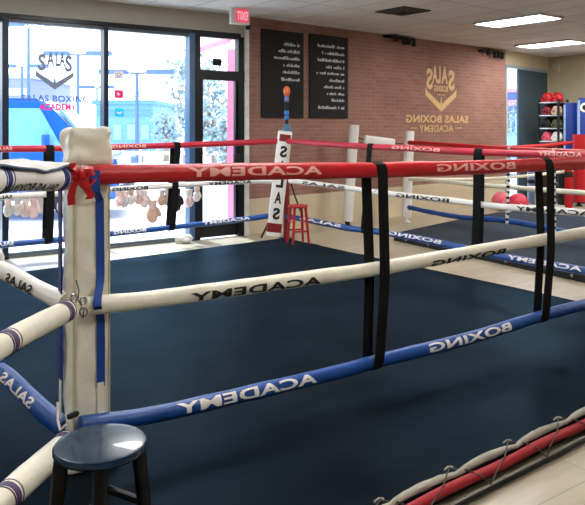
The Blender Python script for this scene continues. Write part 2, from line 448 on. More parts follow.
# windows: 1 = far left, 2 = emblem, 3 = icons
def window(idx, a, b, mull=True):
    e = empty('window_%d' % idx, WW.pt((a+b)/2, 0, -.06), kind='structure')
    bm = BM(); WW.box(bm, a, b, .015, .06, -.09, -.02); WW.box(bm, a, b, ZF-.05, ZF, -.1, -.01); link('window_frame', bm, M_rail if idx else M_frame, e, smooth=False)
    bm = BM(); WW.box(bm, a, b, .06, ZF-.05, -.058, -.052); link('pane', bm, M_glass, e, smooth=False)
    return e
ud = [WW.u(x) for x in (-330, -130, 5, 105.5, 191.5)]
for i in range(4): window(i+1, ud[i], ud[i+1])
for i, (px, w, m) in enumerate(((5, .075, M_frame), (105.5, .06, M_frame), (191.5, .085, M_bluealu), (-130, .075, M_frame))):
    u = WW.u(px); bm = BM(); WW.box(bm, u-w/2, u+w/2, 0, ZF, -.12, .03); struct('trim_%d' % (i+2), bm, m)
bm = BM(); WW.box(bm, WW.u(240), WW.len-.01, ZF-.005, ZF+.05, -.1, .025); struct('trim_6', bm, M_dframe)
bm = BM(); WW.box(bm, ud[4], ud[0], 0, .03, -.12, .0); struct('trim_7', bm, M_rail)
# glass door + transom
dr = empty('door_1', WW.pt(WW.u(218), 0, -.04), kind='structure')
zt_ = WW.uz(217, 77)[1]
bm = BM()
WW.boxr(bm, 194, 199.5, 0, ZF, -.08, .03); WW.boxr(bm, 237.5, 243, 0, ZF, -.08, .03)
WW.boxr(bm, 194, 243, zt_-.05, zt_+.09, -.08, .04); WW.boxr(bm, 194, 243, ZF-.04, ZF, -.08, .03)
link('door_frame', bm, M_dframe, dr, smooth=False)
bm = BM(); WW.boxr(bm, 199.5, 203, .02, zt_-.05, -.06, .0); WW.boxr(bm, 235.5, 237.5, .02, zt_-.05, -.06, 0); WW.boxr(bm, 199.5, 237.5, .02, .22, -.06, 0)
lf = link('door_leaf', bm, M_dframe, dr, smooth=False)
bm = BM(); WW.boxr(bm, 203, 235.5, .22, zt_-.05, -.035, -.029); WW.boxr(bm, 199.5, 237.5, zt_+.09, ZF-.04, -.035, -.029); link('pane', bm, M_glass, dr, smooth=False)
bm = BM(); u, z = WW.uz(236.5, 159); WW.box(bm, u-.05, u+.06, z-.08, z+.08, .0, .05, .01); link('door_lock', bm, M_rubber, dr)
bm = BM(); u, z = WW.uz(218, 62); WW.box(bm, u-.07, u+.07, z-.05, z+.05, -.03, -.02); link('hours_sticker', bm, M_rubber, dr, label='small black rectangular sticker on transom glass')
# side door in the end wall: glass light + grey door
d2 = empty('door_2', CWl.pt((cu0+cu2)/2, 0, -.05), kind='structure')
bm = BM(); CWl.box(bm, cu1, cu2, .01, zt-.01, -.035, .01, .005); link('door_leaf', bm, M_pvc, d2, smooth=False)
bm = BM(); CWl.box(bm, cu0, cu0+.03, 0, zt, -.04, .01); CWl.box(bm, cu0, cu2, zt-.03, zt+.03, -.04, .02); link('door_frame', bm, mat('pale_frame', (150, 170, 190), .5), d2, smooth=False)
bm = BM(); CWl.box(bm, cu0+.03, cu1, 0.02, zt-.03, -.02, -.014); link('pane', bm, M_glass, d2, smooth=False)

# ceiling lights, vent
M_lamp = emis('lamp_diffuser', (255, 252, 250), 31.0)
dl = V((.613, -.79, 0)); dw = V((.79, .613, 0))
proto = None
spots = [(3.43, 10.7, 'long white ceiling light panel nearest the camera, above second ring'),
         (5.04, 13.68, 'long white ceiling light panel farther back, by the end wall')]
off = [(1.85, 7.6), (7.3, 12.9), (-1.3, 7.3), (6.6, 10.2), (6.0, 6.4), (-2.4, 4.6), (.2, 4.6), (1.4, 1.5), (-2.6, .6), (-5.4, 3.2), (8.6, 7.2)]  # unseen panels; those near right wall and window header added to brighten them
for x, y, *lb in spots+[(x, y) for x, y in off]:
    if proto is None:
        proto = o = empty('ceiling_light', (x, y, CEIL-.03), group='ceiling light panels')
        fr = BM(); c = V((0, 0, .012))
        ang = math.atan2(dl.y, dl.x)
        for s_ in (-1, 1):
            box(fr, c+dl*s_*.585, (.03, .62, .036), ang); box(fr, c+dw*s_*.295, (1.2, .03, .036), ang)
        link('light_frame', fr, mat('white_metal', (200, 198, 194), .5), o, world=False, smooth=False)
        g = BM(); box(g, c+V((0, 0, -.004)), (1.14, .56, .012), ang); link('diffuser', g, M_lamp, o, world=False, smooth=False)
    else:
        o = copy_tree(proto); o.location = (x, y, CEIL-.03)
    props(o, lb[0] if lb else 'long white ceiling light panel above the open floor, outside the view', 'ceiling light')
v = empty('ceiling_vent', (P(403, 10.5, 9.9).x, 9.9, CEIL-.03), 'square dark ceiling air diffuser near the top edge, above the brick wall', 'vent')
for k, (w, z) in enumerate(((.52, .02), (.40, .01), (.28, .0))):
    bm = BM(); a = math.atan2(dl.y, dl.x)
    for s_ in (-1, 1):
        box(bm, V((0, 0, z))+dl*s_*w/2, (.03, w+.03, .018), a); box(bm, V((0, 0, z))+dw*s_*w/2, (w+.03, .03, .018), a)
    link('louvre', bm, mat('dark_grey_metal', (60, 60, 58), .6), v, world=False, smooth=False)
bm = BM(); box(bm, (0, 0, .025), (.54, .54, .01), math.atan2(dl.y, dl.x)); link('backing', bm, M_rubber, v, world=False, smooth=False)

# exit sign and small black camera
_W0 = WW; WX = Wall(W0+WW.n*.5, WL+WW.n*.5); ex_u, ex_z = WX.uz(239.5, 16)
e = empty('exit_sign', WX.pt(ex_u, ex_z-.12, 0), 'small red and white exit sign hung from the ceiling before the glass door', 'sign')
def wbox(w, u, z, su, sz, o0, o1, bev=0):
    b = BM(); w.box(b, u-su/2, u+su/2, z-sz/2, z+sz/2, o0, o1, bev); return b
link('housing', wbox(WX, ex_u, ex_z, .30, .24, -.035, .035, .01), M_white, e, smooth=False)
link('sign_face', wbox(WX, ex_u-.02, ex_z, .21, .19, .035, .041), emis('exit_face', (236, 92, 118), .55), e, smooth=False)
b = BM(); flat_text(b, 'EXIT', lambda u, v_: WX.pt(ex_u-.02+.085-.17*(1-u), ex_z-.06+.12*v_, .044), .03); link('lettering', b, emis('exit_letters', (255, 190, 200), .6), e, smooth=False)
link('bracket', wbox(WX, ex_u, (ex_z+.12+CEIL)/2, .05, CEIL-ex_z-.12, .0, .03), M_white, e, smooth=False)
cu_, cz_ = WW.uz(245, 28)
b = BM(); blob(b, WW.pt(.02, cz_, .095), (.04, .04, .04)); box(b, WW.pt(.02, cz_+.02, .07), (.03, .03, .03))
link('security_camera', b, M_rubber, label='tiny round black camera on white trim below exit sign', cat='camera')

# ---------------------------------------------------------------- posters, spotlights, wall emblem
def poster(px0, px1, py0, py1, lines, label):
    u0, z0 = BW.uz(px0, py0); u1, _ = BW.uz(px1, py0)
    zb = BW.uz(px0, py1)[1]
    e = empty('wall_banner', BW.pt((u0+u1)/2, zb, .02), label, 'banner')
    b = BM(); BW.box(b, u0, u1, zb, z0, .004, .03, .004); link('panel', b, M_poster, e, smooth=False)
    b = BM()
    w = u1-u0; h = z0-zb
    for (v0, ln) in lines:
        zc = z0-v0*h; x = u1-.11*w; end = u1-ln*w; th = .037*h
        while x > end:
            bw = random.uniform(.011, .024); hh = th*random.choice((.62, .62, .66, 1, .95))
            BW.box(b, x-bw, x, zc-th/2, zc-th/2+hh, .031, .034)
            if random.random() < .5: BW.box(b, x-bw-.012, x, zc-th/2+hh*random.choice((0, .8)), zc-th/2+hh*random.choice((.2, 1)), .031, .034)
            x -= bw+.012
            if random.random() < .10: x -= .035
    link('lettering', b, M_ptext, e, smooth=False)
poster(260.5, 302.5, 28.5, 117.5, [(.15, .50), (.23, .62), (.31, .68), (.39, .50), (.47, .52), (.555, .53)], 'left black wall banner with six white text lines on the brick')
poster(308.5, 346.8, 33.5, 118, [(.13, .80), (.215, .70), (.30, .78), (.38, .58), (.455, .80), (.54, .48), (.62, .66), (.70, .54), (.78, .44), (.87, .78)], 'right black wall banner with ten white text lines on the brick')
for px, py, lb in ((395, 38, 'black track spotlight bar on brick wall near the wall banners'), (487, 52, 'black track spotlight bar high on brick wall, right of the gold emblem')):
    u, z = BW.uz(px, py)
    e = empty('track_light', BW.pt(u, z-.1, .05), lb, 'spotlight')
    b = BM(); BW.box(b, u-.32, u+.45, z-.02, z+.02, .0, .1, .005); link('track_bar', b, M_rubber, e, smooth=False)
    for q, dz in ((-.12, -.02), (.12, -.06), (.25, -.05), (.38, -.07)):
        b = BM(); c = BW.pt(u+q, z+dz, .12); lathe(b, [(.0, .06), (.03, .06), (.045, -.05), (.035, -.06), (0, -.055)], c, 12, M=Matrix.Rotation(.5, 4, 'X')); link('spot_head', b, M_rubber, e)

def emblem(T, mir, mainm, parts, cx, w, zt, zb, band):
    """T(u,z)->world; emblem between zt (top of letters) and zb (tip of the chevron)"""
    h = zt-zb; sg = -1 if mir else 1
    X = lambda x: cx+sg*x*w           # x in -.5 .. .5
    Z = lambda t: zt-t*h              # t in 0 .. 1 down
    b = BM()
    for ch, x0, x1, t0, t1 in (('S', -.44, -.23, .07, .52), ('A', -.21, -.01, .0, .38), ('L', .02, .13, .0, .38), ('A', .12, .28, .0, .38), ('S', .27, .47, .07, .52)):
        flat_text(b, ch, lambda u, v_: T(X(x0+(x1-x0)*u), Z(t1+(t0-t1)*v_)), .04)
    flat_text(b, 'BOXING', lambda u, v_: T(X(-.22+.44*u), Z(.56+(-.14)*v_)), .03)
    flat_text(b, 'ACADEMY', lambda u, v_: T(X(-.13+.26*u), Z(.65+(-.045)*v_)), .01)
    for poly in ([(-.5, .48), (-.5, .65), (0, 1.0), (0, .84), (-.45, .55)], [(.5, .48), (.5, .65), (0, 1.0), (0, .84), (.45, .55)],
                 [(-.012, .68), (.012, .68), (.03, .86), (-.03, .86)]):
        vs = [b.verts.new(T(X(x), Z(t))) for x, t in poly]; b.faces.new(vs)
    return b
T = lambda u, z: BW.pt(u, z, .008)
ul, zt1 = BW.uz(425, 66); ur, _ = BW.uz(456, 66); um, zc_ = BW.uz(440, 66); zb1 = BW.uz(440, 112)[1]
e = empty('wall_emblem', BW.pt(um, zb1-.3, .005), 'gold mirrored gym emblem and name painted on the brick wall', 'sign')
b = emblem(T, True, None, None, (ul+ur)/2, ur-ul, zc_, zb1, None); link('emblem', b, M_gold, e, smooth=False)
def wall_text(s, W, off, pxl, pxr, pyc, hpx, mirror, m, e, bold=.03):
    u0, _ = W.uz(pxl, pyc); u1, _ = W.uz(pxr, pyc); pm = (pxl+pxr)/2
    z1 = W.uz(pm, pyc-hpx/2)[1]; z0 = W.uz(pm, pyc+hpx/2)[1]
    b = BM(); flat_text(b, s, lambda u, v_: W.pt(u0+(u1-u0)*((1-u) if mirror else u), z0+(z1-z0)*v_, off), bold)
    return link('lettering', b, m, e, smooth=False)
wall_text('SALAS BOXING', BW, .008, 405.5, 468, 119, 7.5, True, M_gold, e)
wall_text('ACADEMY', BW, .008, 419, 453, 128.5, 6.5, True, M_gold, e, .01)
b = BM()
for a_, c_ in ((411, 417), (455, 462)):
    z = BW.uz(436, 128)[1]; BW.box(b, BW.u(a_), BW.u(c_), z-.008, z+.008, .004, .008)
link('rule', b, M_gold, e, smooth=False)
# window decals
GO = -.045
T = lambda u, z: WW.pt(u, z, GO)
ul = WW.u(36.5); ur = WW.u(74.5); zt2 = WW.uz(55, 51.5)[1]; zb2 = WW.uz(55, 89.5)[1]
e = empty('window_decal', WW.pt((ul+ur)/2, zb2-.4, GO), 'grey gym emblem with blue and crimson lettering stuck on the window glass', 'decal')
b = emblem(T, False, None, None, (ul+ur)/2, ur-ul, zt2, zb2, None)
link('emblem', b, M_decal, e, smooth=False)
wall_text('SALAS BOXING', WW, GO, 22, 90, 98.5, 6.5, False, M_dblue, e)
wall_text('ACADEMY', WW, GO, 40, 77.5, 107, 6.5, False, M_dred2, e, .04)
def icon(px, py, m, m2, kind, label, txt, tx0, tx1):
    u, z = WW.uz(px, py)
    e = empty('window_decal', WW.pt(u, z-.06, GO), label, 'decal')
    b = BM(); b.faces.new([b.verts.new(WW.pt(u+x, z+y, GO)) for x, y in ((-.062, -.04), (-.05, -.055), (.05, -.055), (.062, -.04), (.062, .04), (.05, .055), (-.05, .055), (-.062, .04))]); link('icon_plate', b, m, e, smooth=False)
    b = BM()
    if kind == 'play': prism(b, [WW.pt(u+.02, z+.025, GO+.002), WW.pt(u+.02, z-.025, GO+.002), WW.pt(u-.022, z, GO+.002)], WW.n*.001)
    elif kind == 'ring':
        tube(b, [WW.pt(u+.025*math.cos(t), z+.025*math.sin(t), GO+.003) for t in [2*PI*k/16 for k in range(16)]], .005, 6, closed=True)
        tube(b, [WW.pt(u+x, z+y, GO+.003) for x, y in ((-.045, -.04), (.045, -.04), (.045, .04), (-.045, .04))], .004, 6, closed=True)
    else: prism(b, [WW.pt(u+x, z+y, GO+.002) for x, y in ((.04, .015), (.0, .005), (-.03, .02), (-.04, .0), (-.01, -.025), (.03, -.02))], WW.n*.001)
    link('icon_mark', b, m2, e, smooth=False)
    if txt: wall_text(txt, WW, GO, tx0, tx1, py+.5, 5.5, False, M_decal if kind == 'play' else M_dfaint, e, .0)
icon(120, 74.5, mat('pale_decal', (225, 205, 205), .6), M_decal, 'ring', 'grey outlined camera-shaped icon decal, topmost on the glass', 'SALAS BOXING', 132, 168)
icon(120, 94, M_dred2, M_wink, 'play', 'crimson play button icon decal on the glass, middle of three', 'SALAS BOXING ACADEMY', 131, 176)
icon(120.5, 112.5, M_dcyan, M_wink, 'bird', 'cyan icon decal on the glass, lowest of three', None, 0, 0)

# ---------------------------------------------------------------- ring A : platform
zc = RING_Z
def G(px, py, z): y = (CAMZ-z)*F/(py-HY); return V(((px-CX)/F*y, y, z))
FAR = V((-.12, 9.63, 0)); RC = V((3.28, 5.04, 0)); NC = V((-1.695, 1.158, 0)); LC = V((-5.6, 5.0, 0)); LM = V((-2.85, 7.34, 0))
poly = [FAR, RC, NC, LC, LM]
ring = empty('ring_platform', (0, 6, 0), 'low navy canvas boxing ring floor with laced red edge, around the front corner post', 'boxing ring floor')
# canvas: gridded sheet with soft folds
bm = BM()
vs = [bm.verts.new((p.x, p.y, zc)) for p in poly]; bm.faces.new(vs)
for k in range(-30, 60):
    g = list(bm.verts)+list(bm.edges)+list(bm.faces); d = k*.16
    if -6 < d < 4: bmesh.ops.bisect_plane(bm, geom=g, plane_co=(d, 0, 0), plane_no=(1, 0, 0))
    g = list(bm.verts)+list(bm.edges)+list(bm.faces)
    if 1 < d < 10: bmesh.ops.bisect_plane(bm, geom=g, plane_co=(0, d, 0), plane_no=(0, 1, 0))
nn = V((-.567, .823, 0))
for v in bm.verts:
    q = v.co.dot(nn); t = v.co.dot(V((.823, .567, 0)))
    fold = .010*max(0, math.sin(q*7+.8*noise.noise(V((t*.6, q*.4, 0)))*3))**6*max(0, min(1, (q-5.2)/1.5))
    v.co.z += fold+.003*noise.noise(v.co*1.3)
r = bmesh.ops.extrude_face_region(bm, geom=list(bm.faces))
ev = [g for g in r['geom'] if isinstance(g, bmesh.types.BMVert)]
for v in ev: v.co.z = .045
link('canvas', bm, M_canvas, ring)
bm = BM(); prism(bm, [(p.x*.995, p.y*.999, 0.001) for p in poly], (0, 0, .045)); link('platform_frame', bm, M_rubber, ring, smooth=False)
# laced edge on the near-right side
ed = (RC-NC).normalized(); en = V((ed.y, -ed.x, 0))       # outward
def E(t, o, z): return NC+ed*t+en*o+V((0, 0, z))
T0, T1 = 2.2, 6.2
N_ = 90
ts = [T0+(T1-T0)*i/N_ for i in range(N_+1)]
bm = BM(); tube(bm, [E(t, .030, .062+.004*math.sin(t*9)) for t in ts], .022, 12, rf=lambda i, a: 1+.06*noise.noise(V((i*.3, a, 0)))); link('red_piping', bm, mat('dull_red_vinyl', (150, 14, 30), .55), ring)
bm = BM(); tube(bm, [E(t, -.03-.022*abs(math.sin((t-T0)*PI/.43))**.6+.034, .089) for t in ts], lambda i: .010+.009*abs(math.sin((ts[i]-T0)*PI/.43)), 10, rf=lambda i, a: 1+.25*noise.noise(V((i*.8, a*1.5, 3)))); link('edge_cord', bm, M_hair, ring)
bm = BM(); tube(bm, [E(t, .085, .02) for t in ts], .010, 8); link('tension_rail', bm, M_dsteel, ring)
bm = BM(); tube(bm, [E(t, .064+.01*noise.noise(V((t*4, 0, 0))), .016) for t in ts], .009, 8); link('lower_cord', bm, M_hair, ring)
zz = []
k = 0; t = T0
while t < T1-.3:
    for (o, z, dt) in ((-.045, .094, 0), (.012, .094, .05), (.058, .072, .09), (.085, .034, .12), (.062, .062, .19), (.03, .09, .30), (-.015, .102, .38)):
        zz.append(E(t+dt, o, z))
    t += .43
bm = BM(); tube(bm, zz, .0035, 6); link('lacing', bm, mat('dark_lace', (70, 64, 54), .8), ring)
t = T0
while t < T1-.3:
    bm = BM(); tube(bm, [E(t-.02, -.058, .088), E(t+.003, -.056, .096), E(t+.014, -.046, .098), E(t+.012, -.034, .098)], .004, 6); link('hook', bm, M_hair, ring)
    t += .43

# ---------------------------------------------------------------- ring A : posts
def wrinkle(vs, amp, f, ctr):
    for v in vs:
        d = V((v.co.x-ctr[0], v.co.y-ctr[1], 0))
        if d.length > 1e-4: v.co += d.normalized()*amp*noise.noise(v.co*f)
PC = V((-.935, 3.17, 0)); rz = math.radians(33)
post = empty('corner_post', (PC.x, PC.y, RING_Z), 'tall cream padded ring corner post in front, with blue straps and red ribbon', 'ring post')
def padbox(bm, c, w, d, z0, z1, rz, bev, cuts, amp, f, top=False):
    b2 = BM(); box(b2, (0, 0, (z0+z1)/2), (w, d, z1-z0), bev=bev, seg=3)
    for k in range(1, cuts):
        g = list(b2.verts)+list(b2.edges)+list(b2.faces)
        bmesh.ops.bisect_plane(b2, geom=g, plane_co=(0, 0, z0+(z1-z0)*k/cuts), plane_no=(0, 0, 1))
    for q in (-.33, -.17, 0, .17, .33):
        g = list(b2.verts)+list(b2.edges)+list(b2.faces); bmesh.ops.bisect_plane(b2, geom=g, plane_co=(q*w, 0, 0), plane_no=(1, 0, 0))
        g = list(b2.verts)+list(b2.edges)+list(b2.faces); bmesh.ops.bisect_plane(b2, geom=g, plane_co=(0, q*d, 0), plane_no=(0, 1, 0))
    for v in b2.verts:
        n = amp*noise.noise(v.co*f+V((c[0], c[1], 0)))
        dd = V((v.co.x, v.co.y, 0)); v.co += (dd.normalized() if dd.length > 1e-4 else V((0, 0, 1)))*n
        if top and v.co.z > z1-.04: v.co.z += .012*noise.noise(v.co*f*1.4)
    bmesh.ops.transform(b2, matrix=Matrix.Translation((c[0], c[1], 0)) @ Matrix.Rotation(rz, 4, 'Z'), verts=b2.verts)
    m = {}
    for v in b2.verts: m[v] = bm.verts.new(v.co)
    for f_ in b2.faces: bm.faces.new([m[v] for v in f_.verts])
    b2.free()
bm = BM(); padbox(bm, PC, .166, .166, .085, 1.47, rz, .022, 60, .009, 12); link('post_pad', bm, M_cream, post)
bm = BM(); padbox(bm, PC, .186, .186, 1.415, 1.592, rz, .03, 18, .024, 17, top=True); link('pad_hood', bm, M_cream, post)
lx = V((math.cos(rz), math.sin(rz), 0)); ly = V((-math.sin(rz), math.cos(rz), 0))      # local axes; -ly faces the camera side
def PP(a, b, z): return PC+lx*a+ly*b+V((0, 0, z))
bm = BM(); padbox(bm, PC, .23, .23, .085, .14, rz, .02, 4, .006, 9); link('pad_foot', bm, M_cream, post)
# seam piping on the front edge
bm = BM(); tube(bm, [PP(-.079, -.084, z/10) for z in range(1, 15)], .0045, 6); tube(bm, [PP(.079, -.084, z/10) for z in range(1, 15)], .0045, 6); link('seam', bm, mat('cream_seam', (190, 180, 150), .6), post)
# blue strap on the front face, wrapping over the top rope, with a cream tail
bm = BM()
def so_(z): return .092*max(0, min(1, (z-1.27)/.05)) if z > 1.2 else .085*math.exp(-((z-.83)/.055)**2)
ribbon(bm, [PP(.036+.003*math.sin(z*3)-so_(z)*.5, -.091-so_(z), z) for z in [.44+k*.0225 for k in range(44)]], lx*.018, .005)
link('blue_strap', bm, M_strapb, post, label='blue strap down the front face')
bm = BM(); ribbon(bm, [PP(.038, -.093, .28), PP(.038, -.095, .36), PP(.037, -.093, .46)], lx*.015, .004); link('strap_tail', bm, M_cream, post)
bm = BM(); ribbon(bm, [PP(-.103, .045, z) for z in (.46, .7, .95, 1.2, 1.33)], ly*.024, .006); link('blue_strap', bm, M_navy, post, label='dark blue strap on the left side')
bm = BM(); ribbon(bm, [PP(-.103, .045, z) for z in (.26, .36, .47)], ly*.011, .005); link('strap_tail', bm, M_white, post)
# grommets and turnbuckle of the middle rope
for (px, py, r) in ((74, 298, .014), (83, 300.5, .012), (83.5, 312, .016)):
    c = P(px, py, 2.985); b = BM(); tube(b, [c+V((r*math.cos(t), 0, r*1.2*math.sin(t))) for t in [2*PI*k/14 for k in range(14)]], .004, 6, closed=True); link('grommet', b, M_steel, post)
b = BM(); tube(b, [P(76, 280, 3.03), P(79, 290, 3.0), P(78, 300, 2.97), P(84, 310, 2.97), P(83, 318, 2.97)], .0025, 6); link('turnbuckle_tie', b, mat('dark_lace', (70, 64, 54), .8), post)
b = BM(); lathe(b, [(.0, 0), (.012, 0), (.014, .02), (.013, .04), (.006, .05), (0, .05)], P(68, 417, 2.98), 10, M=Matrix.Rotation(1.2, 4, 'Y')); link('turnbuckle', b, M_dsteel, post)
b = BM(); tube(b, [P(57.5, 402, 3.0), P(58, 420, 2.98), P(60, 430, 2.96), P(66, 425, 2.95)], .006, 8); link('tie_cord', b, M_white, post)

# red ribbon knot
kn = empty('red_ribbon', (P(82, 180, 2.93).x, 2.93, P(82, 205, 2.93).z), 'bright red ribbon knotted at the top of the cream corner post', 'ribbon')
b = BM()
for i, (a0, a1, rr) in enumerate(((0, 2.2, .03), (1.2, 3.6, .036), (2.5, 5, .03), (4, 6.3, .033))):
    c = P(72+i*5, 173+(i % 2)*6, 2.90)
    ribbon(b, [c+V((rr*math.cos(a0+(a1-a0)*t/8), -.02*math.sin(t/8*PI), rr*.9*math.sin(a0+(a1-a0)*t/8))) for t in range(9)], V((.004, .016, .006)), .005)
blob(b, P(79, 176, 2.91), (.036, .03, .034), amp=.5)
blob(b, P(87, 172, 2.93), (.03, .03, .025), amp=.5)
link('knot', b, M_red, kn)
for pts in (((78, 180), (73, 188), (71, 196), (71.5, 205)), ((84, 180), (86, 188), (91, 195), (89, 199)), ((76, 178), (72, 175), (70, 168), (73, 163))):
    b = BM(); ribbon(b, [P(x, y, 2.875) for x, y in pts], V((.015, .003, .002)), .005); link('ribbon_tail', b, M_red, kn)
b = BM(); tube(b, [P(x, y, 2.925) for x, y in ((64, 166), (68, 163), (70, 170), (66, 176), (72, 181), (75, 184), (68, 172), (74, 169), (78, 168))], .0045, 6); link('white_cord', b, M_white, kn)

# ---------------------------------------------------------------- ring A : ropes
GA = 'ropes of the navy ring'
def pxrope(pts, A, B, r, m, label, texts=(), ink=None, tail=None, head=None, group=GA):
    q = [on_line(x, y, A, B) for x, y in pts]
    if head is not None: q.insert(0, V(head))
    if tail is not None: q.append(V(tail))
    return make_rope(q, r, m, label, group, texts, ink)
rt, _ = pxrope([(80, 178), (110, 174.5), (180, 173), (260, 171.3), (375, 170), (440, 168.5), (500, 166.5), (545, 164.5), (585, 163), (672, 158)], P1, R, .044, M_red,
    'thick bright red top rope across the front with pale ACADEMY and BOXING lettering',
    [('ACADEMY', 188, 322, -22, 34), ('BOXING', 437, 515, -20, 38)], M_pink)
rm, _ = pxrope([(86, 306), (150, 299.5), (250, 286), (375, 269), (460, 254), (542, 240), (585, 232.5), (672, 219)], P1, R, .040, M_cream,
    'cream middle rope across the front with black ACADEMY and BOXING lettering',
    [('ACADEMY', 190, 322, -42, 18), ('BOXING', 432, 505, -60, 0)], M_ink)
rb, _ = pxrope([(80, 425), (110, 421.5), (160, 413.5), (250, 393), (340, 371.5), (380, 360.5), (470, 338), (540, 316.5), (585, 304.5), (672, 284)], P1, R, .038, M_blue,
    'blue bottom rope across the front with white ACADEMY and BOXING lettering',
    [('ACADEMY', 177, 317, -15, 60), ('BOXING', 429, 511, -15, 60)], M_wink)
rst, _ = pxrope([(288, 141), (310, 143), (340, 145), (370, 147), (400, 148), (450, 151), (500, 153), (585, 155.5), (672, 158)], S, R, .036, M_redS,
    'faded red top rope on the far right side of the navy ring', [('BOXING', 392, 440, -20, 40), ('ACADEMY', 538, 583, -20, 40)], M_pink)
rsm, _ = pxrope([(290, 181), (300, 182), (340, 187), (375, 192), (400, 195), (450, 200.5), (500, 206.5), (585, 213), (672, 222)], S, R, .034, M_white,
    'white middle rope on the far right side of the navy ring', [('SALAS', 302, 345, -30, 35), ('BOXING', 396, 449, -35, 35), ('ACADEMY', 516, 592, -35, 35)], M_ink)
rsb, _ = pxrope([(288, 216.5), (330, 224.5), (350, 228.5), (380, 232), (430, 241), (470, 250), (520, 260), (585, 271), (672, 286)], S, R, .038, M_blue,
    'blue bottom rope on the far right side of the navy ring', [('SALAS', 300, 341, -5, 60), ('BOXING', 389, 441, -5, 60), ('ACADEMY', 507, 582, -5, 60)], M_wink)
rlt, _ = pxrope([(278, 141.2), (260, 142), (200, 144.5), (110, 147.3), (60, 148.5), (0, 149), (-60, 150)], S, L, .038, M_redS,
    'dull red top rope in front of the shop windows', [('BOXING', 112, 146, -20, 40), ('SALAS', -6, 12, -20, 40)], M_pink, tail=(L[0], L[1], 1.36))
rlm, _ = pxrope([(272, 181), (250, 181.5), (200, 184), (110, 189.5), (45, 194.5), (0, 197), (-60, 201)], S, L, .034, M_white,
    'white middle rope in front of the shop windows', [('ACADEMY', 208, 252, -35, 35), ('BOXING', 112, 148, -35, 35), ('SALAS', -8, 12, -35, 35)], M_ink, tail=(L[0], L[1], .8))
rlb, _ = pxrope([(268, 216), (250, 218.5), (180, 226.5), (110, 234), (55, 240), (0, 245), (-60, 250)], S, L, .036, M_blue,
    'blue bottom rope in front of the shop windows', [('ACADEMY', 202, 250, -10, 55), ('BOXING', 114, 146, -10, 55), ('SALAS', -6, 14, -10, 55)], M_wink, tail=(L[0], L[1], .3))
PL = (-.99, 3.12)
pxrope([(68, 178), (0, 172), (-60, 168)], PL, L, .04, M_redS, 'red top rope leaving the cream post towards the left, behind the padded white rope', tail=(L[0], L[1]-.08, 1.36))
pxrope([(66, 303), (30, 285), (0, 269), (-60, 241)], PL, L, .042, M_white, 'white middle rope running back left from the cream post', [('SALAS', 6, 32, -25, 35)], M_ink, tail=(L[0], L[1]-.08, .8))
pxrope([(64, 428), (45, 412), (30, 398), (0, 371), (-60, 335)], PL, L, .042, M_blue, 'blue bottom rope running back left from the cream post', [('SALAS', 2, 32, -5, 60)], M_wink, tail=(L[0], L[1]-.08, .3))

# near padded ropes running past the camera
NA = V((-.946, 2.93, 0)); NB = V((-1.40, -1.0, 0))
near = []
for (py0, py1, r, lb) in ((178.5, 179, .050, 'thick padded white top rope at left edge with a loose fabric flap'),
                          (311, 346, .044, 'thick cream padded rope with purple bands, middle of the three at left'),
                          (443, 503, .051, 'lowest thick cream padded rope beside the navy stool')):
    a = V((NA.x, NA.y, CAMZ-(py0-HY)/F*NA.y)); c = V((-1.008, 2.42, CAMZ-(py1-HY)/F*2.42))
    dd = (c-a); z_end = a.z+(c.z-a.z)*.5
    pts = [a, a.lerp(c, .5)+V((0, 0, .002)), c, V((-1.12, 1.4, c.z-.005)), V((NB.x, NB.y+.1, z_end))]
    rp = Rope(pts, r, .003, seed=r*900)
    e = empty('padded_rope', a, lb, 'padded rope', 'thick padded ropes at the left edge')
    bm = BM(); rp.mesh(bm, 20); link('rope_cover', bm, M_white if r == .05 else M_cream, e)
    q = .09 if r == .05 else .03
    while q < 3.2:
        for w, o_, mm in ((.028, 0, M_navy if r == .05 else M_purple), (.006, .024, M_navy if r == .05 else M_purple), (.004, -.03, M_purple)):
            bm = BM(); N0 = 20; lst = [rp.at(q+o_-w/2+w*k/2)[0] for k in range(3)]
            tube(bm, lst, r*1.035, 20); link('printed_band', bm, mm, e)
        q += .45
    b = BM(); rp.text(b, 'SALAS BOXING', 3, 57, math.radians(-62 if r == .05 else -75), math.radians(-22 if r == .05 else -35)); link('lettering', b, M_ink, e, smooth=False)
    near.append((rp, e))
rp, e = near[0]
bm = BM(); nu, nv = 40, 10; grid = []
edge = []
for i in range(nu+1):
    d = .0+.75*i/nu; row = []
    lo = math.radians(38+16*math.sin(d*11+1)+8*noise.noise(V((d*9, 0, 0))))
    for j in range(nv+1):
        ph = lo+(math.radians(170)-lo)*j/nv; row.append(bm.verts.new(rp.surf(d, ph, .006+.009*(1+noise.noise(V((d*12, ph*2, 0)))))))
    grid.append(row); edge.append(rp.surf(d, lo, .012))
for i in range(nu):
    for j in range(nv): bm.faces.new((grid[i][j], grid[i+1][j], grid[i+1][j+1], grid[i][j+1]))
link('fabric_flap', bm, M_white, e)
bm = BM(); tube(bm, edge, .006, 6); link('flap_edge', bm, mat('blue_grey_cord', (58, 78, 104), .6), e)
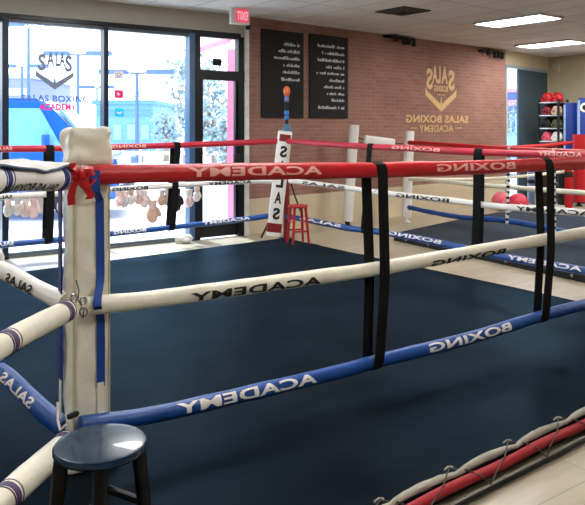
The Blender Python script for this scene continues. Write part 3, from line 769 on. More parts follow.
# anchor post behind the camera for these ropes
ap = empty('corner_post', (NB.x, NB.y, 0), 'cream padded post behind the camera holding the thick padded ropes', 'ring post')
bm = BM(); box(bm, (0, 0, .8), (.16, .16, 1.6), bev=.02); link('post_pad', bm, M_cream, ap, world=False)
bm = BM(); box(bm, (0, 0, .01), (.3, .3, .02)); link('base_plate', bm, M_dsteel, ap, world=False)
for nm, q, lb in (('corner_post', R, 'padded white ring post just beyond the right edge of the view'), ('corner_post', L, 'padded white ring post beyond the left edge of the view')):
    c = V((q[0]+(.14 if q is R else -.14), q[1], 0)); ap = empty(nm, c, lb, 'ring post')
    bm = BM(); box(bm, (0, 0, .85), (.16, .16, 1.5), bev=.02); link('post_pad', bm, M_white, ap, world=False)
    bm = BM(); box(bm, (0, 0, .05), (.06, .06, .1)); link('post_pole', bm, M_dsteel, ap, world=False)

# far corner: leaning SALAS pad, steel post
tp = P(285.3, 131, 9.86); bt = P(273, 236.5, 9.72)
ax = (tp-bt); hgt = ax.length; U_ = ax.normalized(); X_ = V((.985, .17, 0)); X_ = (X_-U_*X_.dot(U_)).normalized(); Y_ = U_.cross(X_)
MM = Matrix((X_, Y_, U_)).transposed().to_4x4()
sp = empty('corner_pad', bt, 'white leaning corner pad with red ends and black SALAS letters at far corner', 'corner pad')
cen = (tp+bt)/2
def SP(a, b, t): return bt+X_*a+Y_*b+U_*(hgt*t)
b = BM(); box(b, cen, (.195, .11, hgt), M=MM, bev=.02); link('pad_body', b, M_white, sp)
for t0, t1 in ((.895, .965), (.04, .125)):
    b = BM(); box(b, SP(0, 0, (t0+t1)/2), (.16 if t0 > .5 else .199, .113, hgt*(t1-t0)), M=MM, bev=.004); link('red_band', b, M_dred, sp, smooth=False)
sgn = -1 if (Y_.y > 0) else 1
for ch, tc_ in zip('SALAS', (.80, .66, .515, .365, .215)):
    b = BM(); flat_text(b, ch, lambda u, v_: SP(.05-.10*u, sgn*.0575, tc_-.055+.11*v_), .045); link('lettering', b, M_ink, sp, smooth=False)
ps = empty('ring_post', (P(286.5, 240, 10.0).x, 10.0, 0), 'dark red steel ring post behind the leaning white pad', 'ring post')
b = BM(); lathe(b, [(0, 0), (.045, 0), (.045, 1.48), (.03, 1.5), (0, 1.5)], (0, 0, 0), 14); link('post_pole', b, M_dred, ps, world=False)
b = BM(); box(b, (0, 0, .01), (.22, .22, .02), bev=.004); link('base_plate', b, M_dsteel, ps, world=False)
b = BM(); tube(b, [(-.02, -.05, .75), (-.35, -.25, .06)], .014, 8); link('brace_cable', b, M_dsteel, ps, world=False)
b = BM(); tube(b, [(.0, .05, 1.0), (.12, .0, .62), (.2, -.02, .4)], .012, 8); link('brace_cable', b, M_rubber, ps, world=False)
# signal pole on the pad
q = tp+V((.02, 0, 0)); z0 = tp.z
sg = empty('signal_pole', (q.x, q.y, z0), 'slender black and blue pole with an orange top standing on the leaning white pad', 'pole')
MB_ = mat('bright_blue_plastic', (40, 120, 200), .4); MO = mat('orange_plastic', (230, 110, 60), .4)
b = BM(); lathe(b, [(0, 0), (.07, 0), (.07, .03), (.045, .07), (.03, .1), (0, .1)], (0, 0, 0), 14); link('pole_base', b, mat('teal_plastic', (60, 110, 140), .4), sg, world=False)
b = BM(); lathe(b, [(0, .1), (.024, .1), (.024, .46), (0, .46)], (0, 0, 0), 10); link('shaft', b, M_rubber, sg, world=False)
for z in (.16, .23): b = BM(); lathe(b, [(0, z), (.032, z), (.034, z+.03), (.028, z+.055), (0, z+.055)], (0, 0, 0), 10); link('blue_collar', b, MB_, sg, world=False)
b = BM(); lathe(b, [(0, .40), (.03, .41), (.035, .46), (.025, .50), (0, .5)], (0, 0, 0), 10); link('grip', b, mat('violet_plastic', (110, 110, 170), .4), sg, world=False)
b = BM(); lathe(b, [(0, .48), (.035, .50), (.05, .55), (.045, .60), (.02, .63), (0, .63)], (0, 0, 0), 12); link('orange_lamp', b, MO, sg, world=False)
b = BM(); blob(b, (.03, 0, .66), (.05, .03, .035), amp=.2); link('cap', b, M_rubber, sg, world=False)

# ---------------------------------------------------------------- straps tying the ropes
def tie(ropes, px, label, dpx_back, w=.026, group='black straps tying the navy ring ropes', m=None, single=False, fronts=(1, 1, 1)):
    """closed black band: over the top rope, in front of the lower ones, under the bottom one and up behind"""
    A = ropes[0]; ds = [r.find(px[i]) for i, r in enumerate(ropes)]
    pts = []
    C, T, N, U = A.at(ds[0]); W = V((T.x, T.y, 0)).normalized()
    if W.x < 0: W = -W
    front = []
    for i, r in enumerate(ropes):
        C, T, N, U = r.at(ds[i]); g = r.r+.010
        if i == 0: front += [C+U*g, C+(U+N).normalized()*g, C+N*g, C+N*g*.95-U*.05]
        elif i < len(ropes)-1: front += [C+N*g*.95+U*.07, C+N*g, C+N*g*.95-U*.07]
        else: front += [C+N*g+U*.02, C+(N-U).normalized()*g, C-U*g]
    back = []
    for i, r in reversed(list(enumerate(ropes))):
        C, T, N, U = r.at(r.find(px[i]+dpx_back[i])); g = r.r+.010
        if i == len(ropes)-1: back += [C-(N+U).normalized()*g, C-N*g]
        elif i > 0: back += [C-N*g-U*.04, C-N*g+U*.04]
        else: back += [C-N*g, C+(U-N).normalized()*g]
    loop = []
    seq = front+back
    for a, b in zip(seq, seq[1:]+seq[:1]):
        k = max(1, int((b-a).length/.04))
        for j in range(k):
            t = j/k; p = a.lerp(b, t); p = p+V((0, 0, 0))
            loop.append(p)
    # light smoothing and sway
    loop = [loop[i]*.5+loop[i-1]*.25+loop[(i+1) % len(loop)]*.25 for i in range(len(loop))]
    b = BM(); ribbon(b, loop, W*w, .006, closed=True)
    return link('rope_strap', b, m or M_black, label=label, cat='strap', group=group)
tie((rt, rm, rb), (377, 379, 374), 'long black double strap around the front ropes at mid picture', (-5, -4, -1), .034)
tie((rt, rm, rb), (544, 545, 540), 'long black double strap around the front ropes near the right edge', (1, 2, 3), .038)
tie((rst, rsm, rsb), (372, 369, 366), 'black strap on the far right ropes, just behind the mid-picture front strap', (-5, -5, -4), .042)
tie((rst, rsm, rsb), (480, 479.5, 478), 'wide black strap on the far right ropes at three quarters across', (-2, -2, -2), .048)
tie((rlt, rlm, rlb), (176, 174, 171), 'black strap on the window-side ropes right of the cream post', (-1, -1, -1), .042)
tie((rlt, rlm, rlb), (49.5, 49.5, 48), 'black strap on the window-side ropes left of the cream post', (-1, -1, -1), .045)

# ---------------------------------------------------------------- stools
def stool(loc, label, H, R_, m_seat, m_leg, splay, rot, seat_t=.032, ringz=(.38, .6), lr=.017):
    e = empty('stool', loc, label, 'stool', rz=rot)
    b = BM(); lathe(b, [(0, H-seat_t), (R_*.93, H-seat_t), (R_, H-seat_t*.65), (R_, H-seat_t*.3), (R_*.97, H-.002), (R_*.9, H), (0, H-.003)], (0, 0, 0), 48); link('seat', b, m_seat, e, world=False)
    tops = []; bots = []
    for k in range(4):
        a = PI/4+k*PI/2; d = V((math.cos(a), math.sin(a), 0))
        t = d*R_*.80+V((0, 0, H-seat_t)); bo = d*(R_*.80+splay); tops.append(t); bots.append(bo)
        b = BM(); tube(b, [t, t.lerp(bo, .5), bo], lambda i: (lr*1.12, lr, lr*.85)[i], 12); link('leg', b, m_leg, e, world=False)
    for k in range(4):
        z = ringz[k % 2]; f = 1-z; a = tops[k].lerp(bots[k], f); c = tops[(k+1) % 4].lerp(bots[(k+1) % 4], f)
        b = BM(); tube(b, [a, c], lr*.62, 8); link('stretcher', b, m_leg, e, world=False)
    return e
stool((P(100.5, 440, 2.24).x, 2.24, RING_Z), 'dark navy round wooden stool in front, beside the cream corner post', .506, .147, M_stool, M_stoolleg, .05, math.radians(60), .030, (.50, .62), .022)
stool((P(298, 240, 9.18).x, 9.18, RING_Z), 'small red wooden stool by the leaning pad at the far corner', .50, .135, M_redwood, M_redwood, .05, math.radians(20), .03, (.35, .6), .018)

# ---------------------------------------------------------------- ring B
Bp = [(1.42, 9.9), (2.95, 11.7), (3.65, 12.4), (6.3, 13.2), (8.0, 10.4), (3.55, 6.2)]
rb_ = empty('ring_platform', (4, 9, 0), 'charcoal canvas floor of the second boxing ring at the right', 'boxing ring floor')
bm = BM(); prism(bm, [(x, y, .10) for x, y in Bp], (0, 0, -.04)); link('canvas', bm, M_canvasB, rb_, smooth=False)
bm = BM(); prism(bm, [(4+(x-4)*.995, 9+(y-9)*.995, .06) for x, y in Bp], (0, 0, -.059)); link('skirt', bm, M_rubber, rb_, smooth=False)
a = V((1.42, 9.9, 0)); c = V((3.55, 6.2, 0)); d = (c-a).normalized(); o_ = V((d.y, -d.x, 0)); o_ = o_ if o_.dot(-a) > 0 else -o_
for k in range(9):
    q = a+d*(.3+k*.45)+o_*.005; b = BM(); blob(b, (q.x, q.y, .05), (.018, .018, .018), seg=8); link('eyelet', b, M_steel, rb_)
BL = V((1.92, 11.8, 0)); BR = V((5.83, 14.25, 0)); BN = V((3.83, 8.54, 0))
BN2 = BL+(BN-BL)*1.35
def post_b(loc, lean, m, top, w, label, foot=True):
    e = empty('ring_post', loc, label, 'ring post')
    ff = BM(); tp_ = V((lean, 0, top)); z0 = .1
    b0 = V((0, 0, .09)); ax_ = (tp_-b0).normalized()
    bmz = BM(); pts = [b0.lerp(tp_, k/12) for k in range(13)]
    tube(ff, pts, w/2, 4 if False else 16, rf=lambda i, a_: 1.0+.16*abs(math.sin(2*a_))+.03*noise.noise(V((i*.7, a_, loc[0])))); link('post_pad', ff, m, e, world=False)
    bmz.free()
    b = BM(); lathe(b, [(0, 0), (.07, 0), (.07, .02), (.04, .03), (.04, .1), (0, .1)], (0, 0, 0), 12); link('post_foot', b, M_rubber if foot else M_white, e, world=False)
    return e
post_b((P(347.5, 225, 11.3).x, 11.3, 0), .11, M_white, 1.64, .15, 'white padded post with black foot, left of the second white post')
post_b((1.92, 11.8, 0), .05, M_white, 1.54, .15, 'white padded ring post at the left corner of the second ring', False)
post_b((5.83, 14.25, 0), 0, M_red, 1.46, .22, 'red padded ring post at the far corner of the second ring, near the shelf rack')
GB = 'ropes of the second ring'
pxB = lambda pts, A, B, r, m, lb, t=(), i=None, **k: pxrope(pts, A, B, r, m, lb, t, i, group=GB, **k)
bl = (BL.x, BL.y); bn = (BN.x, BN.y); br = (BR.x, BR.y)
b1, _ = pxB([(409, 142.5), (440, 144.5), (490, 148), (540, 150.5), (585, 152.5), (640, 155)], bl, bn, .036, M_red, 'red top rope of the second ring, on its near side')
b2, _ = pxB([(409, 178.5), (430, 180), (470, 184), (520, 188), (585, 193), (640, 197)], bl, bn, .034, M_cream, 'cream middle rope of the second ring, on its near side')
b3, _ = pxB([(404, 206), (416, 209), (430, 212), (460, 217), (500, 220), (540, 226.5), (585, 236), (640, 244)], bl, bn, .038, M_blue, 'blue bottom rope of the second ring, on its near side')
pxB([(411, 142), (450, 146), (500, 147.5), (540, 146), (572, 142.5)], bl, br, .04, M_red, 'thin red top rope of the second ring reaching the far red post')
pxB([(411, 180), (500, 178), (572, 171)], bl, br, .03, M_cream, 'cream middle rope on the far side of the second ring')
# spiral white and black spacer straps on ring B
for px, lb in (((511, 510.5, 509.5), 'black and white patterned strap on the second ring, left one'), ((556, 556.5, 557), 'black and white patterned strap on the second ring, right one')):
    q = []
    for r, x in zip((b1, b2, b3), px):
        C, T, N, U = r.at(r.find(x)); q.append(C+N*(r.r+.012))
    q[0] = q[0]+V((0, 0, .03)); q[-1] = q[-1]-V((0, 0, .03))
    path = []
    for a_, c_ in zip(q, q[1:]): path += [a_.lerp(c_, k/20) for k in range(20)]
    path.append(q[-1])
    e = empty('patterned_strap', q[-1], lb, 'strap', 'patterned straps on the second ring')
    b = BM(); tube(b, path, .024, 8); link('strap_band', b, M_white, e)
    b = BM()
    for k in range(1, len(path)-3, 3):
        tube(b, [path[k], path[k]+(path[k+1]-path[k])*1.3+V((.004*(-1)**k, 0, 0))], .0255, 8)
    link('black_pattern', b, M_ink, e)
# padded white bar between the two white posts
A_ = P(364, 139.5, 11.45); B_ = P(394, 143.5, 11.7)
wb = empty('padded_bar', (A_+B_)/2, 'white padded bar strung between the two white posts by the brick wall', 'padded bar')
b = BM(); d = (B_-A_); box(b, (A_+B_)/2, (d.length, .1, .15), M=d.to_track_quat('X', 'Z').to_matrix().to_4x4(), bev=.03, seg=3); link('bar_pad', b, M_white, wb)
b = BM(); tube(b, [P(354, 137, 11.35), A_], .01, 6); tube(b, [B_, P(403, 143.5, 11.75)], .01, 6); link('cord', b, M_dsteel, wb)
b = BM(); c = A_.lerp(B_, .5)-V((0, .053, 0)); box(b, c, (.18, .004, .035), M=d.to_track_quat('X', 'Z').to_matrix().to_4x4()); link('grey_print', b, M_decal, wb)

# ---------------------------------------------------------------- shelf rack, gear and mats at the right
rk = P(553, 200, 15.2); RA = math.atan2((K2-K).y, (K2-K).x)
rxd = V((math.cos(RA), math.sin(RA), 0)); ryd = RW.n
def RK(a, b, z): return V((rk.x, rk.y, 0))+rxd*a+ryd*b+V((0, 0, z))
rack = empty('shelf_rack', (rk.x, rk.y, 0), 'tall black metal shelf rack of sparring gear in the far right corner', 'shelf rack')
for sa in (-.25, .25):
    for sb in (-.15, .15):
        b = BM(); box(b, RK(sa, sb, 1.1), (.035, .035, 2.2), rz=RA); link('upright', b, M_rubber, rack, smooth=False)
shz = [2.14, 1.86, 1.58, 1.30, 1.0, .7, .4, .1]
for z in shz:
    b = BM(); box(b, RK(0, 0, z), (.53, .33, .025), rz=RA); link('shelf', b, M_steel if z != .1 else M_rubber, rack, smooth=False)
b = BM(); box(b, RK(0, -.155, 1.1), (.5, .01, 2.1), rz=RA); link('back_panel', b, M_rubber, rack, smooth=False)
gear_cols = {'red': M_red, 'beige': mat('tan_leather', (190, 160, 130), .5), 'green': mat('olive_leather', (60, 76, 40), .5), 'white': M_white, 'maroon': mat('maroon_leather', (130, 24, 40), .5), 'black': M_rubber, 'pink': mat('pink_leather', (226, 90, 110), .5)}
def headgear(c, m, label, s=1, rot=0):
    e = empty('headgear', c, label, 'headgear', 'sparring gear on the shelf rack', rz=rot)
    b = BM(); vs = lathe(b, [(.10*s, 0), (.115*s, .05*s), (.118*s, .10*s), (.10*s, .16*s), (.06*s, .2*s), (.055*s, .19*s), (.09*s, .15*s), (.1*s, .1*s), (.095*s, .01*s)], (0, 0, 0), 18)
    for v in vs:
        if v.co.y < -.05*s and .02*s < v.co.z < .11*s: v.co.y *= .72
    link('shell', b, m, e, world=False)
    b = BM(); tube(b, [(.06*s*math.cos(t)*1.1, -.105*s+.0*t, .06*s+.05*s*math.sin(t)) for t in [2*PI*k/14 for k in range(14)]], .016*s, 8, closed=True); link('face_opening', b, m, e, world=False)
    b = BM()
    for sx in (-1, 1): blob(b, (sx*.11*s, -.02*s, .07*s), (.025*s, .04*s, .05*s), seg=10)
    link('ear_pad', b, m, e, world=False)
    return e
items = [(2.15, -.40, 'red', 'red headgear on the top shelf, left'), (2.15, -.05, 'red', 'red headgear on the top shelf, right'),
         (1.875, -.42, 'maroon', 'maroon headgear on the second shelf'), (1.875, -.12, 'beige', 'tan headgear on the second shelf'),
         (1.595, -.38, 'black', 'black headgear on the third shelf'), (1.595, -.08, 'green', 'olive green headgear on the third shelf'),
         (1.315, -.42, 'pink', 'pink headgear on the fourth shelf'), (1.315, -.10, 'white', 'white headgear on the fourth shelf'),
         (1.015, -.35, 'black', 'black headgear on the fifth shelf, left'), (1.015, -.05, 'maroon', 'maroon headgear on the fifth shelf, right'),
         (.715, -.3, 'black', 'black headgear on the sixth shelf')]
for z, a_, c_, lb in items: headgear(RK(-.125 if a_ < -.2 else .125, .02, z), gear_cols[c_], lb, .98 if z < 2 else 1.02, RA)
def mat_panel(px0, px1, pyt, y, m, label, off):
    c = P((px0+px1)/2, pyt, y); w = (px1-px0)/F*y; z = c.z
    e = empty('wall_mat', (c.x, c.y, 0), label, 'mat', 'blue mats standing at the right wall', rz=math.radians(-8))
    b = BM(); box(b, (0, 0, z/2+.003), (w, .08, z), bev=.02); link('mat_body', b, m, e, world=False)
    b = BM()
    for s_ in (-1, 1): box(b, (s_*(w/2-.01), -.02, z/2), (.03, .07, z*.96))
    link('white_edge', b, mat('pale_blue_edge', (150, 180, 220), .5), e, world=False, smooth=False)
    for k in range(3):
        b = BM(); box(b, (0, -.042, z*(.3+.22*k)), (w*.8, .006, .012)); link('seam', b, M_strapb, e, world=False, smooth=False)
    return e
mat_panel(564, 577.5, 103, 14.95, M_bluepad, 'dark blue mat standing right of the shelf rack', 0)
m2_ = mat_panel(578.5, 600, 98, 14.7, M_bluepad, 'dark blue mat at the right edge with a white disc', 0)
b = BM(); lathe(b, [(0, 0), (.10, 0), (.10, .006), (0, .006)], (-.1, -.045, 2.02), 20, M=Matrix.Rotation(PI/2, 4, 'X')); link('white_disc', b, M_wink, m2_, world=False)
b = BM(); lathe(b, [(0, 0), (.055, 0), (.055, .006), (0, .006)], (-.1, -.053, 2.02), 16, M=Matrix.Rotation(PI/2, 4, 'X')); link('black_centre', b, M_ink, m2_, world=False)

def bag(px, pyt, pyb, y, w, m, label, name='heavy_bag', band=None):
    zt_b = P(px, pyt, y).z; zb_b = 0.0
    e = empty(name, (P(px, 0, y).x, y, zb_b), label, name.replace('_', ' ').replace('heavy ', '').strip())
    H = zt_b-zb_b
    b = BM(); lathe(b, [(0, 0), (w*.4, 0), (w*.5, .04), (w*.5, H-.06), (w*.42, H-.01), (0, H)], (0, 0, 0), 18); link('body', b, m, e, world=False)
    b = BM(); lathe(b, [(w*.505, H*.55), (w*.515, H*.56), (w*.515, H*.64), (w*.505, H*.65)], (0, 0, 0), 18); link('band', b, band or M_rubber, e, world=False)
    return e
bag(568.5, 152, 205, 13.95, .15, gear_cols['red'], 'narrow red training bag standing left of the far red post')
bag(561.5, 150, 199, 14.5, .16, gear_cols['black'], 'narrow black training bag beside the red bag')
bag(547, 170, 205, 14.3, .34, M_rubber, 'squat black training bag below the shelf rack')
bag(533, 166, 203, 14.6, .22, mat('pale_blue_vinyl', (120, 150, 190), .5), 'pale blue training bag in front of the grey door')
bag(538.5, 168, 204, 14.2, .14, M_white, 'thin white training bag in front of the grey door')
def ball(px, py, y, r, m, label):
    c = P(px, py, y); e = empty('exercise_ball', (c.x, c.y, 0), label, 'ball')
    b = BM(); vs = blob(b, (0, 0, r), (r, r, r), seg=24); link('shell', b, m, e, world=False)
    for k in (-.3, 0, .3):
        b = BM(); rr = r*math.sqrt(1-k*k)
        tube(b, [(rr*math.cos(t)*1.003, rr*math.sin(t)*1.003, r+k*r) for t in [2*PI*j/24 for j in range(24)]], .006, 6, closed=True); link('rib', b, m, e, world=False)
    b = BM(); blob(b, (0, -r*.99, r), (.015, .008, .015), seg=8); link('valve', b, M_white, e, world=False)
ball(501, 190, 13.5, .18, mat('pink_rubber', (236, 110, 130), .4), 'pink exercise ball on the floor before the glass door')
ball(518, 191, 13.0, .19, mat('rose_red_rubber', (222, 60, 84), .4), 'rose red exercise ball right of the pink ball')
# small black thermostat-like speaker on the right wall
u, z = RW.uz(557.5, 68)
b = BM(); RW.box(b, u-.07, u+.07, z-.09, z+.09, .0, .06, .01); link('wall_sensor', b, mat('sensor_white', (214, 206, 188), .5), label='small off-white sensor box high on the right wall', cat='sensor')

# ---------------------------------------------------------------- gloves hanging along the window
def glove(c, s, m, mc, label, rot, group='boxing gloves hung along the shop window', cord=True):
    e = empty('boxing_glove', c, label, 'boxing glove', group, rz=rot)
    b = BM(); blob(b, (0, 0, -.15*s), (.055*s, .05*s, .075*s), amp=.25); blob(b, (.05*s, -.01*s, -.125*s), (.022*s, .025*s, .05*s), M=Matrix.Rotation(-.35, 4, 'Y'), seg=10); link('padding', b, m, e, world=False)
    b = BM(); lathe(b, [(.03*s, -.1*s), (.036*s, -.07*s), (.042*s, -.02*s), (.036*s, -.018*s), (.03*s, -.07*s)], (0, 0, 0), 14); link('cuff', b, mc, e, world=False)
    if cord: b = BM(); tube(b, [(0, 0, -.03*s), (.01, 0, .02), (0, 0, .06)], .004, 5); link('lace', b, M_white, e, world=False)
    return e
GC = {'tan': mat('dusty_tan_leather', (226, 200, 188), .6), 'pink': mat('dusty_pink_leather', (238, 208, 206), .6), 'grey': mat('grey_leather', (205, 200, 196), .6), 'white': mat('offwhite_leather', (226, 218, 210), .6), 'brown': mat('brown_leather', (204, 170, 150), .6)}
b = BM(); tube(b, [WW.pt(WW.u(203), .84, .22), WW.pt(WW.u(-60), .84, .22)], .008, 6)
for px in (203, 104, 1, -60): tube(b, [WW.pt(WW.u(px), .84, .22), WW.pt(WW.u(px), .84, .02)], .007, 6)
link('glove_rail', b, M_rail, label='thin rail along the windows from which the gloves hang', cat='rail')
gl = [(4, 'grey', 'first from the left edge'), (13, 'white', 'second from the left edge'), (21, 'tan', 'third from the left edge'), (29, 'pink', 'fourth from the left edge'), (36, 'grey', 'fifth from the left edge'), (42, 'white', 'left of the strap near the cream post'),
      (57, 'tan', 'right behind the cream post'), (113, 'pink', 'first right of the cream post'), (118.5, 'grey', 'second right of the cream post'), (125, 'white', 'third right of the cream post'), (132, 'tan', 'fourth right of the cream post'), (138, 'pink', 'fifth right of the cream post'),
      (155, 'brown', 'alone left of the second strap'), (161, 'grey', 'touching the black glove'), (182, 'pink', 'right of the second strap'), (190, 'white', 'last on the right')]
for px, c_, lb in gl:
    u = WW.u(px); nm = {'tan': 'dusty tan', 'pink': 'pale pink', 'grey': 'grey', 'white': 'off-white', 'brown': 'brown'}[c_]
    glove(WW.pt(u, .79+random.uniform(-.02, .01), .22), 1.12+random.uniform(-.2, .15), GC[c_], GC[random.choice(list(GC))], '%s boxing glove hung at the window, %s' % (nm, lb), random.uniform(-1, 1))
lowg = glove(WW.pt(WW.u(146), .66, .22), 1.5, GC['brown'], GC['tan'], 'brown boxing glove hanging lowest below the others', .3)
b = BM(); tube(b, [WW.pt(WW.u(146), .70, .22), WW.pt(WW.u(146), .84, .22)], .005, 5); link('cord', b, M_white, lowg)
glove(WW.pt(WW.u(166.8), .80, .30), 1.5, M_rubber, M_rubber, 'black boxing glove hung next to the window-side strap', .8)
q = WW.pt(WW.u(181), 0, .16)
e = empty('boxing_glove', q, 'pale grey boxing glove lying on the floor under the window', 'boxing glove')
b = BM(); blob(b, (0, 0, .062), (.1, .07, .062), amp=.2); blob(b, (.02, -.07, .05), (.05, .025, .03), seg=10); link('padding', b, GC['grey'], e, world=False)
b = BM(); lathe(b, [(.04, 0), (.05, .06), (.045, .065), (.035, .0)], (-.08, 0, .055), 12, M=Matrix.Rotation(-PI/2, 4, 'Y')); link('cuff', b, GC['white'], e, world=False)

# ---------------------------------------------------------------- outside
bm = BM(); g = [WL+V((-30, -20, 0)), W0+V((-.1, .25, 0)), B1+V((-.15, .2, 0)), K+V((-.1, .3, 0)), V((40, 40, 0)), V((60, 120, 0)), V((-90, 120, 0)), V((-90, -20, 0))]
base = [WL+WW.n*-.2, W0+WW.n*-.2+V((-.0, .0, 0)), B1+BW.n*-.21, K+CWl.n*-.16+V((.1, .1, 0)), V((60, 30, 0)), V((60, 120, 0)), V((-90, 120, 0)), V((-90, -10, 0)), V((-8.6, -10, 0))]
prism(bm, [(p.x, p.y, -.02) for p in base], (0, 0, -.1)); o = link('ground_paving', bm, M_ground, kind='structure', smooth=False)
# storefront canopy
bm = BM(); WW.box(bm, -1.2, WW.len, 2.98, 3.2, -.55, -.2); struct('trim_8', bm, mat('canopy_paint', (206, 208, 214), .8, var=.03))
# blue van
vx = P(30, 120, 12.6)
van = empty('van', (P(5, 120, 12.6).x-.05, 12.9, -.02), 'large bright blue van parked outside the left window', 'van', rz=math.radians(8))
MV = mat('blue_car_paint', (20, 92, 190), .25, var=.06, coat=.5)
b = BM(); prof = [(-3.0, .35), (2.05, .35), (2.1, .8), (2.0, 1.12), (1.55, 1.25), (.95, 1.95), (.75, 2.12), (-2.9, 2.15), (-3.0, 1.9)]
prism(b, [(x, -.95, z) for x, z in prof], (0, 1.9, 0)); bmesh.ops.bevel(b, geom=list(b.edges), offset=.06, segments=3, affect='EDGES'); link('body', b, MV, van, world=False)
MG = mat('car_glass', (120, 190, 225), .1)
for x0, x1, x2, x3 in ((-.1, .75, 1.1, -.1), (-1.1, -.3, -.3, -1.1), (-2.6, -1.3, -1.3, -2.6)):
    b = BM(); prism(b, [(x0, -.97, 1.95), (x1, -.97, 1.95), (x2, -.97, 1.3), (x3, -.97, 1.3)], (0, .03, 0)); link('side_window', b, MG, van, world=False, smooth=False)
b = BM(); prism(b, [(1.53, -.8, 1.32), (1.53, .8, 1.32), (1.0, .75, 1.95), (1.0, -.75, 1.95)], (.03, 0, .03)); link('windscreen', b, MG, van, world=False, smooth=False)
for x in (-2.1, 1.3):
    for y in (-.88, .88):
        b = BM(); lathe(b, [(0, -.1), (.2, -.11), (.34, -.1), (.36, 0), (.34, .1), (0, .1)], (x, y, .36), 24, M=Matrix.Rotation(PI/2, 4, 'X')); w = link('wheel', b, M_rubber, van, world=False)
        b = BM(); lathe(b, [(0, -.13), (.18, -.12), (.2, -.1)], (x, y, .36), 18, M=Matrix.Rotation(PI/2 if y > 0 else PI/2, 4, 'X')); link('hubcap', b, M_steel, w, world=False)
b = BM(); boxz(b, 2.0, -.8, .75, 2.12, -.5, .95, .02); boxz(b, 2.0, .5, .75, 2.12, .8, .95, .02); link('headlamp', b, M_white, van, world=False)
b = BM(); boxz(b, 2.0, -.9, .32, 2.2, .9, .52, .04); link('bumper', b, M_rubber, van, world=False)
b = BM(); boxz(b, .8, -1.12, 1.28, .92, -.97, 1.5, .02); link('wing_mirror', b, MV, van, world=False)
# buildings
def building(px0, px1, pyt, y, m, mroof, label, dep=8, floors=1):
    x0 = P(px0, 0, y).x; x1 = P(px1, 0, y).x; h = P(0, pyt, y).z
    e = empty('building', ((x0+x1)/2, y+dep/2, -.02), label, 'building')
    w = x1-x0; b = BM(); box(b, (0, 0, h/2), (w, dep, h)); link('walls', b, m, e, world=False, smooth=False)
    b = BM(); box(b, (0, 0, h+.12), (w+.4, dep+.4, .25)); link('roof', b, mroof, e, world=False, smooth=False)
    for k in range(4):
        f = BM(); box(f, (-w*.36+k*w*.24, -dep/2-.03, h*.45), (w*.13, .08, h*.3)); link('window', f, MATS['car_glass'], e, world=False, smooth=False)
    b = BM(); box(b, (0, -dep/2-.04, h*.82), (w*.98, .1, h*.1)); link('fascia', b, mroof, e, world=False, smooth=False)
building(-60, 31, 78, 45, mat('lavender_render', (120, 128, 170), .8), mat('pale_lavender', (160, 175, 215), .8), 'low lavender building across the lot at far left')
building(96, 153, 104, 42, mat('blue_render', (96, 140, 205), .8), mat('blue_trim', (80, 125, 195), .8), 'low blue building across the lot behind the icon decals')
building(496, 530, 92, 50, mat('slate_blue_render', (70, 90, 150), .8), mat('rust_trim', (170, 120, 130), .8), 'blue building seen through the side door glass')
# lamp posts
MLP = mat('pale_blue_steel', (70, 98, 150), .5)
def lamp(px, pyt, y, heads, label):
    h = P(0, pyt, y).z; e = empty('lamp_post', (P(px, 0, y).x, y, -.02), label, 'lamp post', 'parking lot lamp posts')
    b = BM(); lathe(b, [(0, 0), (.25, 0), (.25, .6), (.09, .65), (.06, h), (0, h)], (0, 0, 0), 10); link('pole', b, MLP, e, world=False)
    for s_ in heads:
        b = BM(); box(b, (s_*.85, 0, h+.02), (1.0, .4, .18), bev=.05); link('lamp_head', b, MLP, e, world=False)
        b = BM(); tube(b, [(0, 0, h-.05), (s_*.4, 0, h+.0)], .04, 6); link('arm', b, MLP, e, world=False)
lamp(28.5, 24, 30, (-.6, .6), 'tallest lamp post left of the window emblem')
lamp(22, 66, 36, (-1, 1), 'short lamp post seen at far left, behind the van')
lamp(78, 53.5, 28, (-1, 1), 'lamp post just right of the window emblem')
lamp(137, 72, 25, (-1, 1), 'lamp post behind the icon decals')
lamp(97, 87, 48, (-.8, .8), 'small distant lamp post beside the window mullion')
# trees
ML_ = mat('pale_foliage', (120, 142, 150), .8, var=.35, scale=3); MT_ = mat('bark', (130, 110, 100), .8)
def tree(px, pyt, y, w, label, n=420):
    h = P(0, pyt, y).z; e = empty('tree', (P(px, 0, y).x, y, -.02), label, 'tree', 'trees across the lot')
    b = BM(); tube(b, [(0, 0, 0), (.05, 0, h*.4), (0, .05, h*.85)], lambda i: (.16, .11, .04)[i], 8)
    for k in range(6):
        a_ = k*1.1; tube(b, [(0, 0, h*(.3+.08*k)), (math.cos(a_)*w*.35, math.sin(a_)*w*.35, h*(.42+.08*k))], .035, 5)
    link('trunk', b, MT_, e, world=False)
    b = BM()
    cl = [(random.gauss(0, w*.26), random.gauss(0, w*.26), h*random.uniform(.35, .93), random.uniform(.3, .7)) for _ in range(22)]
    for k in range(n*2):
        cx_, cy_, cz_, cr = random.choice(cl); d = V((random.gauss(0, 1), random.gauss(0, 1), random.gauss(0, 1))).normalized()*cr*random.uniform(.5, 1)
        c = V((cx_, cy_, cz_))+d; u1 = V((random.gauss(0, 1), random.gauss(0, 1), random.gauss(0, 1))).normalized(); u2 = u1.cross(d).normalized() if u1.cross(d).length > .01 else V((0, 0, 1)); s_ = random.uniform(.07, .15)
        b.faces.new([b.verts.new(c+u1*s_), b.verts.new(c+u2*s_*.6), b.verts.new(c-u1*s_), b.verts.new(c-u2*s_*.6)])
    link('foliage', b, ML_, e, world=False, smooth=False)
tree(186, 58, 30, 1.5, 'tall pale tree seen just left of the glass door', 330)
tree(166, 108, 34, 1.2, 'small thin tree left of the tall pale tree', 200)
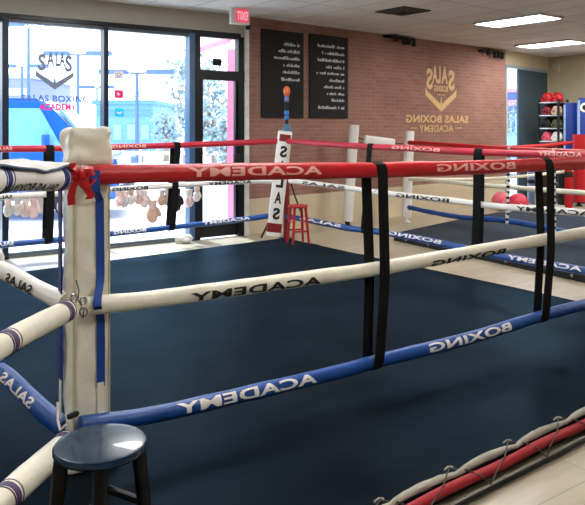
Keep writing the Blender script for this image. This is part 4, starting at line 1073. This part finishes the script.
tree(213, 86, 25, 1.8, 'bushy pale tree seen through the glass door', 400)
tree(208, 45, 40, 3.4, 'faint tall tree seen through the transom glass', 500)
tree(225, 112, 22, 1.1, 'small round tree beside the pink pillar', 200)
tree(508, 100, 40, 1.0, 'thin pale tree outside the side door glass', 120)
# pink pillar and beam outside the door
MPk = mat('pink_paint', (240, 130, 165), .6, var=.04)
pl = empty('pillar', (P(232.5, 0, 12.2).x, 12.2, -.02), 'pink painted pillar with sloping beam outside the glass door', 'pillar')
b = BM(); box(b, (0, 0, 1.49), (.17, .17, 2.98)); link('shaft', b, MPk, pl, world=False, smooth=False)
b = BM(); A_ = P(229, 39, 12.2); tube(b, [A_, P(205, 47, 12.9), P(194, 52, 13.2)], .07, 4); link('beam', b, MPk, pl, smooth=False)
# pink kerb fence on the right behind trees
e = empty('fence', (P(184, 130, 24).x, 24, -.02), 'low pinkish fence in front of the trees outside', 'fence')
for k in range(8):
    b = BM(); box(b, (-2.1+k*.6, 0, .45), (.08, .08, .9)); link('fence_post', b, mat('faded_pink', (214, 170, 190), .8), e, world=False, smooth=False)
for z in (.35, .75): b = BM(); box(b, (0, -.05, z), (4.5, .04, .12)); link('fence_rail', b, MATS['faded_pink'], e, world=False, smooth=False)
# outside the side door: blue car shape
cr = empty('car', (P(511, 150, 24).x+.3, 24, -.02), 'pale blue car parked beyond the side door glass', 'car', rz=.2)
b = BM(); prof = [(-2, .3), (2, .3), (2.05, .75), (1.2, .9), (.7, 1.4), (-1.1, 1.42), (-1.7, .95), (-2.05, .85)]
prism(b, [(x, -.85, z) for x, z in prof], (0, 1.7, 0)); bmesh.ops.bevel(b, geom=list(b.edges), offset=.05, segments=2, affect='EDGES'); link('body', b, mat('pale_blue_paint', (110, 150, 200), .3), cr, world=False)
for x in (-1.3, 1.3):
    for y in (-.8, .8): b = BM(); lathe(b, [(0, -.1), (.3, -.1), (.32, 0), (.3, .1), (0, .1)], (x, y, .32), 18, M=Matrix.Rotation(PI/2, 4, 'X')); link('wheel', b, M_rubber, cr, world=False)
b = BM(); prism(b, [(-.9, -.87, 1.35), (.6, -.87, 1.35), (1.0, -.87, .95), (-1.4, -.87, .95)], (0, .03, 0)); link('side_window', b, MG, cr, world=False, smooth=False)

# ---------------------------------------------------------------- light
w = D.worlds.new('sky'); sc.world = w; w.use_nodes = True
bg = w.node_tree.nodes['Background']; bg.inputs['Color'].default_value = (.93, .97, 1, 1); bg.inputs['Strength'].default_value = 4.0
sun = D.lights.new('sun', 'SUN'); sun.energy = 9; sun.angle = .03; sun.color = (.86, .95, 1)
so = D.objects.new('sun', sun); COL.objects.link(so); so.rotation_euler = (WW.n*math.cos(math.radians(63))-V((0, 0, math.sin(math.radians(63))))).to_track_quat('-Z', 'Y').to_euler(); so.location = (0, 30, 30)
